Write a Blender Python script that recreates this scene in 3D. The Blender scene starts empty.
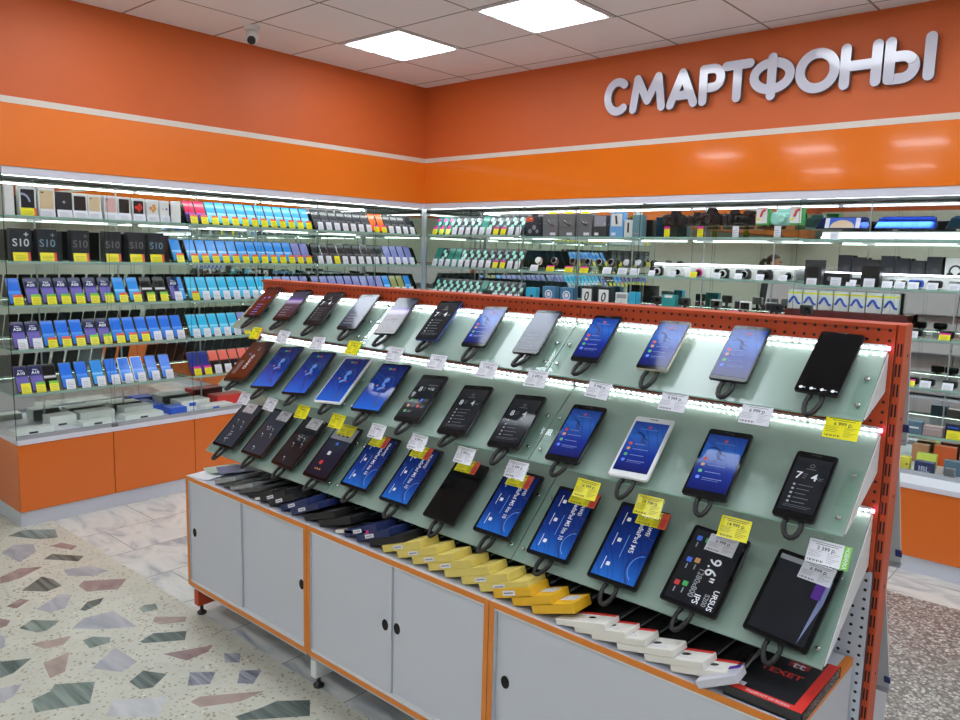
import bpy, math, random
from mathutils import Matrix, Vector
random.seed(7)
C = bpy.context.scene.collection
sc = bpy.context.scene
R = math.radians

# ------------------------------------------------------------------ colours and materials
def lin(c):
    c = c / 255.0
    return c / 12.92 if c <= .04045 else ((c + .055) / 1.055) ** 2.4
def rgb(r, g, b): return (lin(r), lin(g), lin(b), 1)
MATS = {}
def mat(name, col, rough=.5, metal=0, var=.0, vscale=30, emit=None, estr=0, spec=.5, coat=0, bump=0, bscale=200):
    if name in MATS: return MATS[name]
    m = bpy.data.materials.new(name); m.use_nodes = True
    nt = m.node_tree; b = nt.nodes['Principled BSDF']
    b.inputs['Base Color'].default_value = col
    b.inputs['Roughness'].default_value = rough
    b.inputs['Metallic'].default_value = metal
    b.inputs['Specular IOR Level'].default_value = spec
    b.inputs['Coat Weight'].default_value = coat
    tc = nt.nodes.new('ShaderNodeTexCoord')
    if var:
        n = nt.nodes.new('ShaderNodeTexNoise'); n.inputs['Scale'].default_value = vscale; n.inputs['Detail'].default_value = 4
        nt.links.new(tc.outputs['Object'], n.inputs['Vector'])
        mx = nt.nodes.new('ShaderNodeMix'); mx.data_type = 'RGBA'
        mx.inputs['A'].default_value = tuple(max(0, v * (1 - var)) for v in col[:3]) + (1,)
        mx.inputs['B'].default_value = tuple(min(1, v * (1 + var)) for v in col[:3]) + (1,)
        nt.links.new(n.outputs['Fac'], mx.inputs['Factor']); nt.links.new(mx.outputs['Result'], b.inputs['Base Color'])
    if bump:
        n2 = nt.nodes.new('ShaderNodeTexNoise'); n2.inputs['Scale'].default_value = bscale
        nt.links.new(tc.outputs['Object'], n2.inputs['Vector'])
        bp = nt.nodes.new('ShaderNodeBump'); bp.inputs['Strength'].default_value = bump
        nt.links.new(n2.outputs['Fac'], bp.inputs['Height']); nt.links.new(bp.outputs['Normal'], b.inputs['Normal'])
    if emit:
        b.inputs['Emission Color'].default_value = emit; b.inputs['Emission Strength'].default_value = estr
    MATS[name] = m
    return m
def nodes(name):
    m = bpy.data.materials.new(name); m.use_nodes = True; MATS[name] = m
    return m, m.node_tree, m.node_tree.nodes['Principled BSDF'], m.node_tree.nodes.new, m.node_tree.links.new
def ramp(nt, stops, interp='LINEAR'):
    r = nt.nodes.new('ShaderNodeValToRGB'); cr = r.color_ramp; cr.interpolation = interp
    while len(cr.elements) > 1: cr.elements.remove(cr.elements[-1])
    cr.elements[0].position, cr.elements[0].color = stops[0]
    for p, c in stops[1:]:
        e = cr.elements.new(p); e.color = c
    return r

def glass_mat(name, tint, refl=1.0, ior=1.45):
    m, nt, b, N, L = nodes(name); nt.nodes.remove(b)
    t = N('ShaderNodeBsdfTransparent'); t.inputs['Color'].default_value = tint
    g = N('ShaderNodeBsdfGlossy'); g.inputs['Roughness'].default_value = 0.0; g.inputs['Color'].default_value = (refl, refl, refl, 1)
    f = N('ShaderNodeFresnel'); f.inputs['IOR'].default_value = ior
    x = N('ShaderNodeMixShader'); o = nt.nodes['Material Output']
    ge = N('ShaderNodeNewGeometry'); iv = N('ShaderNodeMath'); iv.operation = 'SUBTRACT'; iv.inputs[0].default_value = 1; L(ge.outputs['Backfacing'], iv.inputs[1])
    mu = N('ShaderNodeMath'); mu.operation = 'MULTIPLY'; L(f.outputs[0], mu.inputs[0]); L(iv.outputs[0], mu.inputs[1])
    L(mu.outputs[0], x.inputs[0]); L(t.outputs[0], x.inputs[1]); L(g.outputs[0], x.inputs[2]); L(x.outputs[0], o.inputs['Surface'])
    return m

M_GLASS = glass_mat('clear_glass', (.985, .995, .99, 1), .8, 1.3)
M_GEDGE = glass_mat('glass_edge', (.30, .45, .40, 1), .9, 1.5)
M_SHELFG = glass_mat('shelf_glass', (.93, .98, .955, 1), .8, 1.35)
M_SHEDGE = mat('shelf_edge', rgb(160, 205, 190), .15)
M_ACRY = glass_mat('clear_acrylic', (.93, .95, .95, 1), .9, 1.4)
M_GSTRIP = glass_mat('green_acrylic', (.95, .985, .97, 1), .9, 1.45)
M_SMOKE = glass_mat('smoky_plastic', (.52, .52, .54, 1), .9, 1.45)
mm, nt, b, N, L = nodes('mirror'); M_MIRROR = mm
b.inputs['Base Color'].default_value = (.80, .84, .80, 1); b.inputs['Metallic'].default_value = 1; b.inputs['Roughness'].default_value = .01

M_ORANGE_WALL = mat('orange_paint', rgb(220, 104, 46), .55, var=.04, vscale=3, bump=.03, bscale=90)
M_ORANGE_GLOSS = mat('orange_gloss_panel', rgb(246, 124, 30), .10, var=.02, vscale=2, coat=.3)
M_ORANGE_DOOR = mat('orange_laminate', rgb(228, 112, 36), .22, var=.03, vscale=4)
M_ORANGE_PEG = mat('orange_powder_coat', rgb(196, 72, 30), .38, var=.03, vscale=20)
M_ORANGE_EDGE = mat('orange_edge_band', rgb(226, 132, 44), .4, var=.03)
M_WHITE = mat('white_laminate', rgb(206, 209, 219), .35, var=.015, vscale=8)
M_WHITE_M = mat('white_metal', rgb(232, 234, 236), .35, var=.01)
M_STRIPE = mat('cream_stripe', rgb(232, 220, 206), .5, var=.02)
M_FRAME = mat('lavender_white_frame', rgb(226, 226, 236), .3, var=.01)
M_ALU = mat('aluminium', rgb(196, 198, 204), .3, .7, var=.03)
M_GREYT = mat('grey_track', rgb(176, 178, 184), .35, .3, var=.03)
M_CREAM = mat('cream_wall', rgb(214, 218, 204), .6, var=.02, vscale=2)
M_PANEL = mat('pale_green_glass_back', rgb(150, 172, 161), .18, var=.01, vscale=5)
M_BLACK = mat('black_plastic', rgb(20, 20, 22), .35, var=.05)
M_RUBBER = mat('black_rubber', rgb(17, 17, 18), .5, var=.08, vscale=120)
M_BEZEL = mat('black_glass', rgb(13, 13, 16), .08, spec=.25)
M_HOLE = mat('dark_hole', rgb(14, 10, 10), .8)
M_SILVER = mat('silver_plastic', rgb(170, 172, 176), .25, .6)
M_CHROME = mat('chrome', rgb(215, 215, 218), .12, 1)
M_GREY = mat('grey_plastic', rgb(112, 112, 114), .4, var=.05)
M_DGREY = mat('dark_grey_card', rgb(58, 58, 60), .45, var=.05)
M_LED = mat('led_diode', (1, 1, 1, 1), .4, emit=(.98, .98, .98, 1), estr=40)
M_LEDS = mat('led_tape', (1, 1, 1, 1), .4, emit=(.93, 1, .97, 1), estr=26)
M_SHELFFILL = mat('added_shelf_light', (1, 1, 1, 1), .4, emit=(.90, 1, .96, 1), estr=7)  # glow for the strips added under the case shelves
M_LCOVER = mat('light_cover_grey', rgb(176, 190, 184), .3, .2, var=.02)
M_LEDV = mat('led_tape_cool', (1, 1, 1, 1), .4, emit=(.86, .86, 1, 1), estr=8)
M_LEDP = mat('led_pink_end', (1, .4, .5, 1), .4, emit=(1, .25, .55, 1), estr=9)
M_TUBE = mat('lamp_light', (1, 1, 1, 1), .4, emit=(.84, .92, 1.0, 1), estr=10.6)
M_WTXT = mat('white_print', rgb(235, 238, 245), .4, emit=rgb(220, 225, 240), estr=.12)
M_GTXT = mat('grey_print', rgb(150, 154, 162), .4, emit=rgb(150, 155, 165), estr=.08)
M_DTXT = mat('dark_print', rgb(40, 42, 52), .5)
M_LTXT = mat('light_grey_print', rgb(150, 150, 158), .5)
M_YTXT = mat('ochre_print', rgb(165, 150, 30), .5)
M_TAGW = mat('white_tag', rgb(236, 236, 246), .22, var=.02)
M_TAGY = mat('yellow_tag', rgb(250, 240, 40), .22, var=.02)
M_RED = mat('red_print', rgb(226, 60, 52), .4)
M_ORP = mat('orange_red_print', rgb(235, 96, 60), .4)
M_GRN = mat('green_print', rgb(128, 205, 60), .4)
M_MAG = mat('magenta_print', rgb(226, 40, 150), .4)
M_PURP = mat('purple_print', rgb(88, 40, 150), .4)
M_BLUEP = mat('blue_print', rgb(50, 96, 210), .4)
M_TEAL = mat('teal_print', rgb(36, 150, 152), .4)
M_CYAN = mat('cyan_print', rgb(60, 180, 222), .35)
M_MINT = mat('mint_plastic', rgb(170, 228, 214), .35)
M_SKIN = mat('skin', rgb(205, 150, 125), .5)

def tile_coords(nt, N, L, axes, off, size):
    tc = N('ShaderNodeTexCoord'); sp = N('ShaderNodeSeparateXYZ'); L(tc.outputs['Object'], sp.inputs[0])
    outs = []
    for a, o in zip(axes, off):
        s = N('ShaderNodeMath'); s.operation = 'SUBTRACT'; s.inputs[1].default_value = o; L(sp.outputs[a], s.inputs[0])
        d = N('ShaderNodeMath'); d.operation = 'DIVIDE'; d.inputs[1].default_value = size; L(s.outputs[0], d.inputs[0])
        outs.append(d.outputs[0])
    return tc, outs
def near_line(N, L, v, half):
    f = N('ShaderNodeMath'); f.operation = 'FRACT'; L(v, f.inputs[0])
    s = N('ShaderNodeMath'); s.operation = 'SUBTRACT'; s.inputs[1].default_value = .5; L(f.outputs[0], s.inputs[0])
    a = N('ShaderNodeMath'); a.operation = 'ABSOLUTE'; L(s.outputs[0], a.inputs[0])
    g = N('ShaderNodeMath'); g.operation = 'GREATER_THAN'; g.inputs[1].default_value = .5 - half; L(a.outputs[0], g.inputs[0])
    return g.outputs[0]
TS, TX, TY = .612, .528, -.76
m, nt, b, N, L = nodes('ceiling_tiles'); M_CEIL = m
tc, (u, v) = tile_coords(nt, N, L, ('X', 'Y'), (TX, TY), TS)
l1, l2 = near_line(N, L, u, .011), near_line(N, L, v, .011)
mx = N('ShaderNodeMath'); mx.operation = 'MAXIMUM'; L(l1, mx.inputs[0]); L(l2, mx.inputs[1])
nz = N('ShaderNodeTexNoise'); nz.inputs['Scale'].default_value = 260; L(tc.outputs['Object'], nz.inputs['Vector'])
r = ramp(nt, [(.3, rgb(240, 234, 233)), (.7, rgb(248, 243, 242))]); L(nz.outputs['Fac'], r.inputs[0])
mc = N('ShaderNodeMix'); mc.data_type = 'RGBA'; L(mx.outputs[0], mc.inputs['Factor']); L(r.outputs[0], mc.inputs['A']); mc.inputs['B'].default_value = rgb(150, 138, 134)
L(mc.outputs['Result'], b.inputs['Base Color']); b.inputs['Roughness'].default_value = .8
bp = N('ShaderNodeBump'); bp.inputs['Strength'].default_value = .12; L(nz.outputs['Fac'], bp.inputs['Height']); L(bp.outputs['Normal'], b.inputs['Normal'])

m, nt, b, N, L = nodes('pegboard_orange'); M_PEGO = m
def peg_nodes(nt, b, N, L, base, x0, z0, pitch, rad):
    tc, (u, v) = tile_coords(nt, N, L, ('X', 'Z'), (x0, z0), pitch)
    cs = []
    for q in (u, v):
        f = N('ShaderNodeMath'); f.operation = 'FRACT'; L(q, f.inputs[0])
        s = N('ShaderNodeMath'); s.operation = 'SUBTRACT'; s.inputs[1].default_value = .5; L(f.outputs[0], s.inputs[0])
        p = N('ShaderNodeMath'); p.operation = 'MULTIPLY'; L(s.outputs[0], p.inputs[0]); L(s.outputs[0], p.inputs[1]); cs.append(p)
    a = N('ShaderNodeMath'); L(cs[0].outputs[0], a.inputs[0]); L(cs[1].outputs[0], a.inputs[1])
    g = N('ShaderNodeMath'); g.operation = 'LESS_THAN'; g.inputs[1].default_value = (rad / pitch) ** 2; L(a.outputs[0], g.inputs[0])
    mc = N('ShaderNodeMix'); mc.data_type = 'RGBA'; L(g.outputs[0], mc.inputs['Factor']); mc.inputs['A'].default_value = base; mc.inputs['B'].default_value = rgb(22, 10, 8)
    L(mc.outputs['Result'], b.inputs['Base Color']); b.inputs['Roughness'].default_value = .4
peg_nodes(nt, b, N, L, rgb(196, 72, 30), 0, 1.4845, .0255, .0040)
m, nt, b, N, L = nodes('pegboard_white'); M_PEGW = m
peg_nodes(nt, b, N, L, rgb(214, 218, 232), 0, 0, .0255, .0042)

# floors
m, nt, b, N, L = nodes('cream_terrazzo'); M_TERR = m
tc = N('ShaderNodeTexCoord')
v1 = N('ShaderNodeTexVoronoi'); v1.inputs['Scale'].default_value = 55; L(tc.outputs['Object'], v1.inputs['Vector'])
d1 = ramp(nt, [(.0, (1, 1, 1, 1)), (.30, (1, 1, 1, 1)), (.36, (0, 0, 0, 1))]); L(v1.outputs['Distance'], d1.inputs[0])
c1 = ramp(nt, [(0, rgb(140, 134, 114)), (.35, rgb(210, 204, 182)), (.7, rgb(168, 160, 136)), (1, rgb(232, 228, 212))]); sx = N('ShaderNodeSeparateColor'); L(v1.outputs['Color'], sx.inputs[0]); L(sx.outputs[0], c1.inputs[0])
nz = N('ShaderNodeTexNoise'); nz.inputs['Scale'].default_value = 6; nz.inputs['Detail'].default_value = 6; L(tc.outputs['Object'], nz.inputs['Vector'])
c2 = ramp(nt, [(.3, rgb(200, 200, 186)), (.7, rgb(214, 214, 200))]); L(nz.outputs['Fac'], c2.inputs[0])
mc = N('ShaderNodeMix'); mc.data_type = 'RGBA'; L(d1.outputs[0], mc.inputs['Factor']); L(c2.outputs[0], mc.inputs['A']); L(c1.outputs[0], mc.inputs['B'])
L(mc.outputs['Result'], b.inputs['Base Color']); b.inputs['Roughness'].default_value = .28; b.inputs['Specular IOR Level'].default_value = .4

def chip_mat(name, c0, c1, scale=3, dist=6, stretch=(1, 6, 1), rot=.6):
    m, nt, b, N, L = nodes(name)
    tc = N('ShaderNodeTexCoord'); mp = N('ShaderNodeMapping'); mp.inputs['Rotation'].default_value = (0, 0, rot); mp.inputs['Scale'].default_value = stretch
    L(tc.outputs['Object'], mp.inputs[0]); n = N('ShaderNodeTexNoise'); n.inputs['Scale'].default_value = scale; n.inputs['Detail'].default_value = 5; n.inputs['Distortion'].default_value = dist * .1
    L(mp.outputs[0], n.inputs['Vector']); r = ramp(nt, [(.35, c0), (.65, c1)]); L(n.outputs['Fac'], r.inputs[0]); L(r.outputs[0], b.inputs['Base Color'])
    b.inputs['Roughness'].default_value = .28; b.inputs['Specular IOR Level'].default_value = .4
    return m
CHIPM = {'G': chip_mat('green_marble', rgb(92, 108, 100), rgb(150, 162, 154), 4, 2, (.6, 9, 1), .75),
         'D': chip_mat('dark_green_marble', rgb(70, 82, 78), rgb(122, 134, 128), 4, 2, (.6, 9, 1), .75),
         'B': chip_mat('lavender_grey_marble', rgb(158, 160, 168), rgb(188, 188, 192), 4, 9, (1, 3, 1), .3),
         'R': chip_mat('rose_marble', rgb(140, 114, 112), rgb(172, 150, 146), 7, 6, (1, 2, 1), .1),
         'P': chip_mat('pale_rose_marble', rgb(160, 140, 132), rgb(186, 166, 156), 7, 6, (1, 2, 1), .1),
         'S': chip_mat('striped_grey_marble', rgb(104, 110, 124), rgb(172, 174, 182), 6, 4, (1, 9, 1), .9),
         'W': chip_mat('white_marble', rgb(186, 188, 190), rgb(212, 212, 212), 4, 9, (1, 3, 1), .3)}

m, nt, b, N, L = nodes('marble_tiles'); M_MARB = m
tc = N('ShaderNodeTexCoord'); mp = N('ShaderNodeMapping'); mp.inputs['Rotation'].default_value = (0, 0, R(90)); L(tc.outputs['Object'], mp.inputs[0])
br = N('ShaderNodeTexBrick'); br.inputs['Scale'].default_value = 1; br.inputs['Brick Width'].default_value = .6; br.inputs['Row Height'].default_value = .4
br.inputs['Mortar Size'].default_value = .0025; br.inputs['Color1'].default_value = (0, 0, 0, 1); br.inputs['Color2'].default_value = (1, 1, 1, 1); br.inputs['Mortar'].default_value = (.5, .5, .5, 1)
L(mp.outputs[0], br.inputs['Vector'])
va = N('ShaderNodeVectorMath'); va.operation = 'ADD'; L(tc.outputs['Object'], va.inputs[0])
vs = N('ShaderNodeVectorMath'); vs.operation = 'SCALE'; vs.inputs['Scale'].default_value = 7; L(br.outputs['Color'], vs.inputs[0]); L(vs.outputs[0], va.inputs[1])
mp2 = N('ShaderNodeMapping'); mp2.inputs['Scale'].default_value = (1.2, 3.2, 1); mp2.inputs['Rotation'].default_value = (0, 0, .7); L(va.outputs[0], mp2.inputs[0])
n1 = N('ShaderNodeTexNoise'); n1.inputs['Scale'].default_value = 2.2; n1.inputs['Detail'].default_value = 8; n1.inputs['Distortion'].default_value = 1.2; L(mp2.outputs[0], n1.inputs['Vector'])
vein = ramp(nt, [(.30, rgb(168, 174, 182)), (.46, rgb(214, 216, 212)), (.6, rgb(226, 226, 220)), (.8, rgb(190, 194, 194))]); L(n1.outputs['Fac'], vein.inputs[0])
dark = ramp(nt, [(.30, rgb(122, 126, 132)), (.55, rgb(158, 160, 164)), (.75, rgb(196, 196, 196))]); L(n1.outputs['Fac'], dark.inputs[0])
sel = ramp(nt, [(.0, (0, 0, 0, 1)), (.72, (0, 0, 0, 1)), (.76, (1, 1, 1, 1))]); L(br.outputs['Color'], sel.inputs[0])
m1 = N('ShaderNodeMix'); m1.data_type = 'RGBA'; L(sel.outputs[0], m1.inputs['Factor']); L(vein.outputs[0], m1.inputs['A']); L(dark.outputs[0], m1.inputs['B'])
m2 = N('ShaderNodeMix'); m2.data_type = 'RGBA'; L(br.outputs['Fac'], m2.inputs['Factor']); L(m1.outputs['Result'], m2.inputs['A']); m2.inputs['B'].default_value = rgb(150, 146, 138)
L(m2.outputs['Result'], b.inputs['Base Color']); b.inputs['Roughness'].default_value = .25

m, nt, b, N, L = nodes('brown_terrazzo'); M_BROWN = m
tc = N('ShaderNodeTexCoord')
v1 = N('ShaderNodeTexVoronoi'); v1.inputs['Scale'].default_value = 74; v1.inputs['Randomness'].default_value = 1; L(tc.outputs['Object'], v1.inputs['Vector'])
sx = N('ShaderNodeSeparateColor'); L(v1.outputs['Color'], sx.inputs[0])
d1 = ramp(nt, [(.0, (1, 1, 1, 1)), (.55, (1, 1, 1, 1)), (.62, (0, 0, 0, 1))]); L(v1.outputs['Distance'], d1.inputs[0])
c1 = ramp(nt, [(0, rgb(116, 108, 104)), (.3, rgb(168, 162, 156)), (.5, rgb(214, 210, 204)), (.75, rgb(132, 122, 118)), (1, rgb(190, 182, 176))]); L(sx.outputs[0], c1.inputs[0])
mc = N('ShaderNodeMix'); mc.data_type = 'RGBA'; L(d1.outputs[0], mc.inputs['Factor']); mc.inputs['A'].default_value = rgb(114, 104, 100); L(c1.outputs[0], mc.inputs['B'])
L(mc.outputs['Result'], b.inputs['Base Color']); b.inputs['Roughness'].default_value = .3

def screen_mat(name, stops, ribbon=None, rstr=.6, estr=.25, scale=1.5, dist=4.0, rough=.07, seed=0):
    m, nt, b, N, L = nodes(name)
    tc = N('ShaderNodeTexCoord'); sp = N('ShaderNodeSeparateXYZ'); L(tc.outputs['UV'], sp.inputs[0])
    r = ramp(nt, stops); L(sp.outputs['Y'], r.inputs[0]); out = r.outputs[0]
    if ribbon:
        mp = N('ShaderNodeMapping'); mp.inputs['Location'].default_value = (seed, seed * .7, 0); L(tc.outputs['UV'], mp.inputs[0])
        w = N('ShaderNodeTexWave'); w.wave_type = 'RINGS'; w.rings_direction = 'Z'; w.inputs['Scale'].default_value = scale; w.inputs['Distortion'].default_value = dist; w.inputs['Detail'].default_value = 0; w.inputs['Detail Scale'].default_value = .9
        L(mp.outputs[0], w.inputs['Vector'])
        rr = ramp(nt, [(.55, (0, 0, 0, 1)), (.75, (1, 1, 1, 1)), (.8, (.2, .2, .2, 1)), (1, (0, 0, 0, 1))]); L(w.outputs['Fac'], rr.inputs[0])
        ml = N('ShaderNodeMath'); ml.operation = 'MULTIPLY'; ml.inputs[1].default_value = rstr; L(rr.outputs[0], ml.inputs[0])
        mx = N('ShaderNodeMix'); mx.data_type = 'RGBA'; L(ml.outputs[0], mx.inputs['Factor']); L(out, mx.inputs['A']); mx.inputs['B'].default_value = ribbon; out = mx.outputs['Result']
    L(out, b.inputs['Base Color']); L(out, b.inputs['Emission Color']); b.inputs['Emission Strength'].default_value = estr
    b.inputs['Roughness'].default_value = rough; b.inputs['Specular IOR Level'].default_value = .22
    return m
S_HOME = screen_mat('screen_blue_home', [(0, rgb(14, 22, 84)), (.35, rgb(22, 44, 130)), (.7, rgb(44, 92, 176)), (1, rgb(24, 52, 128))], rgb(14, 28, 84), .45, .36, 1.1, 5, seed=.35)
S_SWIRL = screen_mat('screen_blue_swirl', [(0, rgb(30, 92, 190)), (.4, rgb(18, 54, 150)), (1, rgb(8, 20, 82))], rgb(44, 110, 200), .35, .30, 1.6, 6, seed=.1)
S_PAD = screen_mat('screen_blue_ribbon', [(0, rgb(34, 98, 186)), (.35, rgb(18, 56, 140)), (1, rgb(7, 18, 72))], rgb(10, 22, 84), .45, .26, 1.0, 4, seed=.6)
S_DARK = screen_mat('screen_charcoal', [(0, rgb(30, 32, 38)), (1, rgb(44, 46, 52))], None, 0, .10)
S_SHEEN = screen_mat('screen_ceiling_sheen', [(0, rgb(46, 50, 60)), (1, rgb(54, 57, 66))], None, 0, .5); S_SHEEN.node_tree.nodes['Principled BSDF'].inputs['Specular IOR Level'].default_value = .06  # slate glow painted in to imitate the ceiling reflected in dark glass
S_OFF = screen_mat('screen_off', [(0, rgb(10, 10, 12)), (1, rgb(14, 14, 17))], None, 0, .0)
S_SLATE = screen_mat('screen_slate_blue', [(0, rgb(28, 30, 44)), (.6, rgb(44, 50, 72)), (1, rgb(52, 58, 78))], None, 0, .12)
S_GLARE = screen_mat('screen_grey_glare', [(0, rgb(46, 52, 66)), (1, rgb(110, 118, 138))], None, 0, .18)  # ceiling glare painted into the screen colour, paler towards the top
S_REDREFL = screen_mat('screen_red_reflection', [(0, rgb(84, 34, 20)), (.7, rgb(92, 40, 24)), (1, rgb(52, 34, 34))], None, 0, .12)  # reflection of the orange wall painted into the screen colour
S_PBAND = screen_mat('screen_purple_band', [(0, rgb(62, 40, 44)), (.5, rgb(86, 70, 84)), (.62, rgb(180, 170, 205)), (.7, rgb(92, 66, 150)), (.78, rgb(70, 74, 92)), (1, rgb(60, 66, 84))], None, 0, .2)
def dummy(name, c0, c1, band=None, bp=.45):
    st = [(0, c0), (.5, c1), (1, c1)]
    if band: st = [(0, c0), (bp - .08, c0), (bp, band), (bp + .06, c1), (1, c1)]
    return screen_mat(name, st, None, 0, .06, rough=.12)  # faint glow put into the printed faces, which are unlit dummies
D_SKY = dummy('dummy_sky_blue', rgb(96, 190, 236), rgb(70, 160, 226), rgb(176, 222, 246))
D_CYAN = dummy('dummy_cyan', rgb(80, 190, 230), rgb(56, 176, 222), rgb(150, 216, 238))
D_AZURE = dummy('dummy_azure', rgb(70, 160, 232), rgb(56, 140, 224), rgb(150, 206, 246))
D_ROYAL = dummy('dummy_royal_blue', rgb(62, 132, 230), rgb(48, 112, 222), rgb(96, 158, 240))
D_PURP = dummy('dummy_violet', rgb(116, 104, 180), rgb(42, 38, 88), rgb(104, 92, 170), .58)
D_LAV = dummy('dummy_lavender', rgb(140, 140, 196), rgb(126, 130, 190))
D_GREY = dummy('dummy_charcoal', rgb(70, 70, 76), rgb(50, 50, 56), rgb(100, 100, 106))
D_STRIPE = dummy('dummy_black_white', rgb(24, 22, 26), rgb(28, 24, 28), rgb(226, 222, 226), .5)
D_ORNG = dummy('dummy_orange', rgb(232, 92, 40), rgb(240, 106, 52))
D_REDP = dummy('dummy_red_violet', rgb(70, 44, 110), rgb(206, 50, 84), rgb(150, 100, 190), .4)
D_BLKRED = dummy('dummy_black_coral', rgb(30, 28, 32), rgb(226, 110, 96), rgb(40, 30, 34), .5)
D_INDIGO = dummy('dummy_indigo', rgb(120, 40, 150), rgb(36, 52, 130))
D_OLIVE = dummy('dummy_olive', rgb(160, 168, 90), rgb(150, 150, 96))
D_MINT = dummy('dummy_mint', rgb(96, 176, 158), rgb(48, 120, 108))

# ------------------------------------------------------------------ mesh building
def rrect(w, h, r, n=4):
    pts = []
    for cx, cy, a in ((w / 2 - r, h / 2 - r, 0), (-w / 2 + r, h / 2 - r, 90), (-w / 2 + r, -h / 2 + r, 180), (w / 2 - r, -h / 2 + r, 270)):
        for i in range(n + 1):
            t = R(a + 90 * i / n); pts.append((cx + r * math.cos(t), cy + r * math.sin(t)))
    return pts
TXT = {}
def text_geo(s):
    if s in TXT: return TXT[s]
    cu = bpy.data.curves.new('lettering', 'FONT'); cu.body = s; cu.size = 1; cu.align_x = 'CENTER'; cu.resolution_u = 3; cu.offset = .012
    o = bpy.data.objects.new('lettering', cu); C.objects.link(o)
    dg = bpy.context.evaluated_depsgraph_get(); dg.update()
    me = bpy.data.meshes.new_from_object(o.evaluated_get(dg))
    g = ([tuple(v.co) for v in me.vertices], [tuple(p.vertices) for p in me.polygons])
    bpy.data.meshes.remove(me); bpy.data.objects.remove(o); bpy.data.curves.remove(cu)
    TXT[s] = g
    return g
class MB:
    def __init__(s, M=None): s.v = []; s.f = []; s.m = []; s.uv = {}; s.M = M
    def add(s, vs, fs, mi=0, M=None):
        b = len(s.v); T = M or s.M
        s.v += [tuple(T @ Vector(p)) if T else tuple(p) for p in vs]
        for f in fs: s.f.append(tuple(b + i for i in f)); s.m.append(mi)
        return s
    def box(s, x0, x1, y0, y1, z0, z1, mi=0, M=None, fm=None):
        vs = [(x0, y0, z0), (x1, y0, z0), (x1, y1, z0), (x0, y1, z0), (x0, y0, z1), (x1, y0, z1), (x1, y1, z1), (x0, y1, z1)]
        fs = [(0, 3, 2, 1), (4, 5, 6, 7), (0, 1, 5, 4), (1, 2, 6, 5), (2, 3, 7, 6), (3, 0, 4, 7)]
        k0 = len(s.f); s.add(vs, fs, mi, M)
        if fm:
            for k, q in fm.items(): s.m[k0 + k] = q     # 0 bottom 1 top 2 front(-y) 3 +x 4 back 5 -x
        return s
    def layers(s, rings, mi=0, M=None, cap=True, capm=None):
        n = len(rings[0]); vs = [p for r_ in rings for p in r_]; fs = []
        for k in range(len(rings) - 1):
            for i in range(n):
                j = (i + 1) % n; fs.append((k * n + i, k * n + j, (k + 1) * n + j, (k + 1) * n + i))
        k0 = len(s.f)
        if cap: fs += [tuple(reversed(range(n))), tuple((len(rings) - 1) * n + i for i in range(n))]
        s.add(vs, fs, mi, M)
        if capm is not None: s.m[-1] = capm
        return s
    def prism(s, poly, z0, z1, mi=0, M=None, capm=None):
        return s.layers([[(x, y, z0) for x, y in poly], [(x, y, z1) for x, y in poly]], mi, M, True, capm)
    def slab(s, w, h, t, r, bev=.001, mi=0, M=None, capm=None, z=0, cx=0, cy=0):
        f = lambda i, zz: [(cx + x, cy + y, z + zz) for x, y in rrect(w - 2 * i, h - 2 * i, max(r - i, .0003))]
        return s.layers([f(bev, 0), f(0, bev), f(0, t - bev), f(bev, t)], mi, M, True, capm)
    def rbox(s, x0, x1, y0, y1, z0, z1, bev=.002, mi=0, M=None):
        T = Matrix.Translation(((x0 + x1) / 2, (y0 + y1) / 2, z0)); T = (M or s.M or Matrix()) @ T
        return s.slab(x1 - x0, y1 - y0, z1 - z0, bev * 1.5, bev, mi, T)
    def lathe(s, prof, n=12, mi=0, M=None):
        rings = [[(r_ * math.cos(2 * math.pi * i / n), r_ * math.sin(2 * math.pi * i / n), z) for i in range(n)] for r_, z in prof]
        return s.layers(rings, mi, M)
    def cyl(s, r_, z0, z1, n=12, mi=0, M=None): return s.lathe([(r_, z0), (r_, z1)], n, mi, M)
    def quad(s, x0, x1, y0, y1, z, mi=0, M=None):
        k = len(s.f); s.add([(x0, y0, z), (x1, y0, z), (x1, y1, z), (x0, y1, z)], [(0, 1, 2, 3)], mi, M); s.uv[k] = [(0, 0), (1, 0), (1, 1), (0, 1)]
        return s
    def disc(s, cx, cy, r_, z, mi=0, n=10, M=None):
        return s.add([(cx + r_ * math.cos(2 * math.pi * i / n), cy + r_ * math.sin(2 * math.pi * i / n), z) for i in range(n)], [tuple(range(n))], mi, M)
    def tube(s, pts, r_, n=8, mi=0, M=None, closed=False):
        P = [Vector(p) for p in pts]; rings = []; up = None
        for i, p in enumerate(P):
            d = (P[min(i + 1, len(P) - 1)] - P[max(i - 1, 0)]).normalized()
            if up is None:
                up = Vector((0, 0, 1)) if abs(d.z) < .9 else Vector((1, 0, 0))
            a = d.cross(up).normalized(); u = a.cross(d).normalized(); up = u
            rr = r_[i] if isinstance(r_, (list, tuple)) else r_
            rings.append([tuple(p + a * rr * math.cos(2 * math.pi * k / n) + u * rr * math.sin(2 * math.pi * k / n)) for k in range(n)])
        return s.layers(rings, mi, M)
    def text(s, t, size, x, y, z, mi=0, M=None, rot=0, maxw=None):
        vs, fs = text_geo(t); c, d = math.cos(R(rot)), math.sin(R(rot)); sxx = size
        if maxw:
            w = max(p[0] for p in vs) - min(p[0] for p in vs)
            if w * size > maxw: sxx = maxw / w
        return s.add([(x + sxx * px * c - size * (py - .35) * d, y + sxx * px * d + size * (py - .35) * c, z) for px, py, _ in vs], fs, mi, M)
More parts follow.
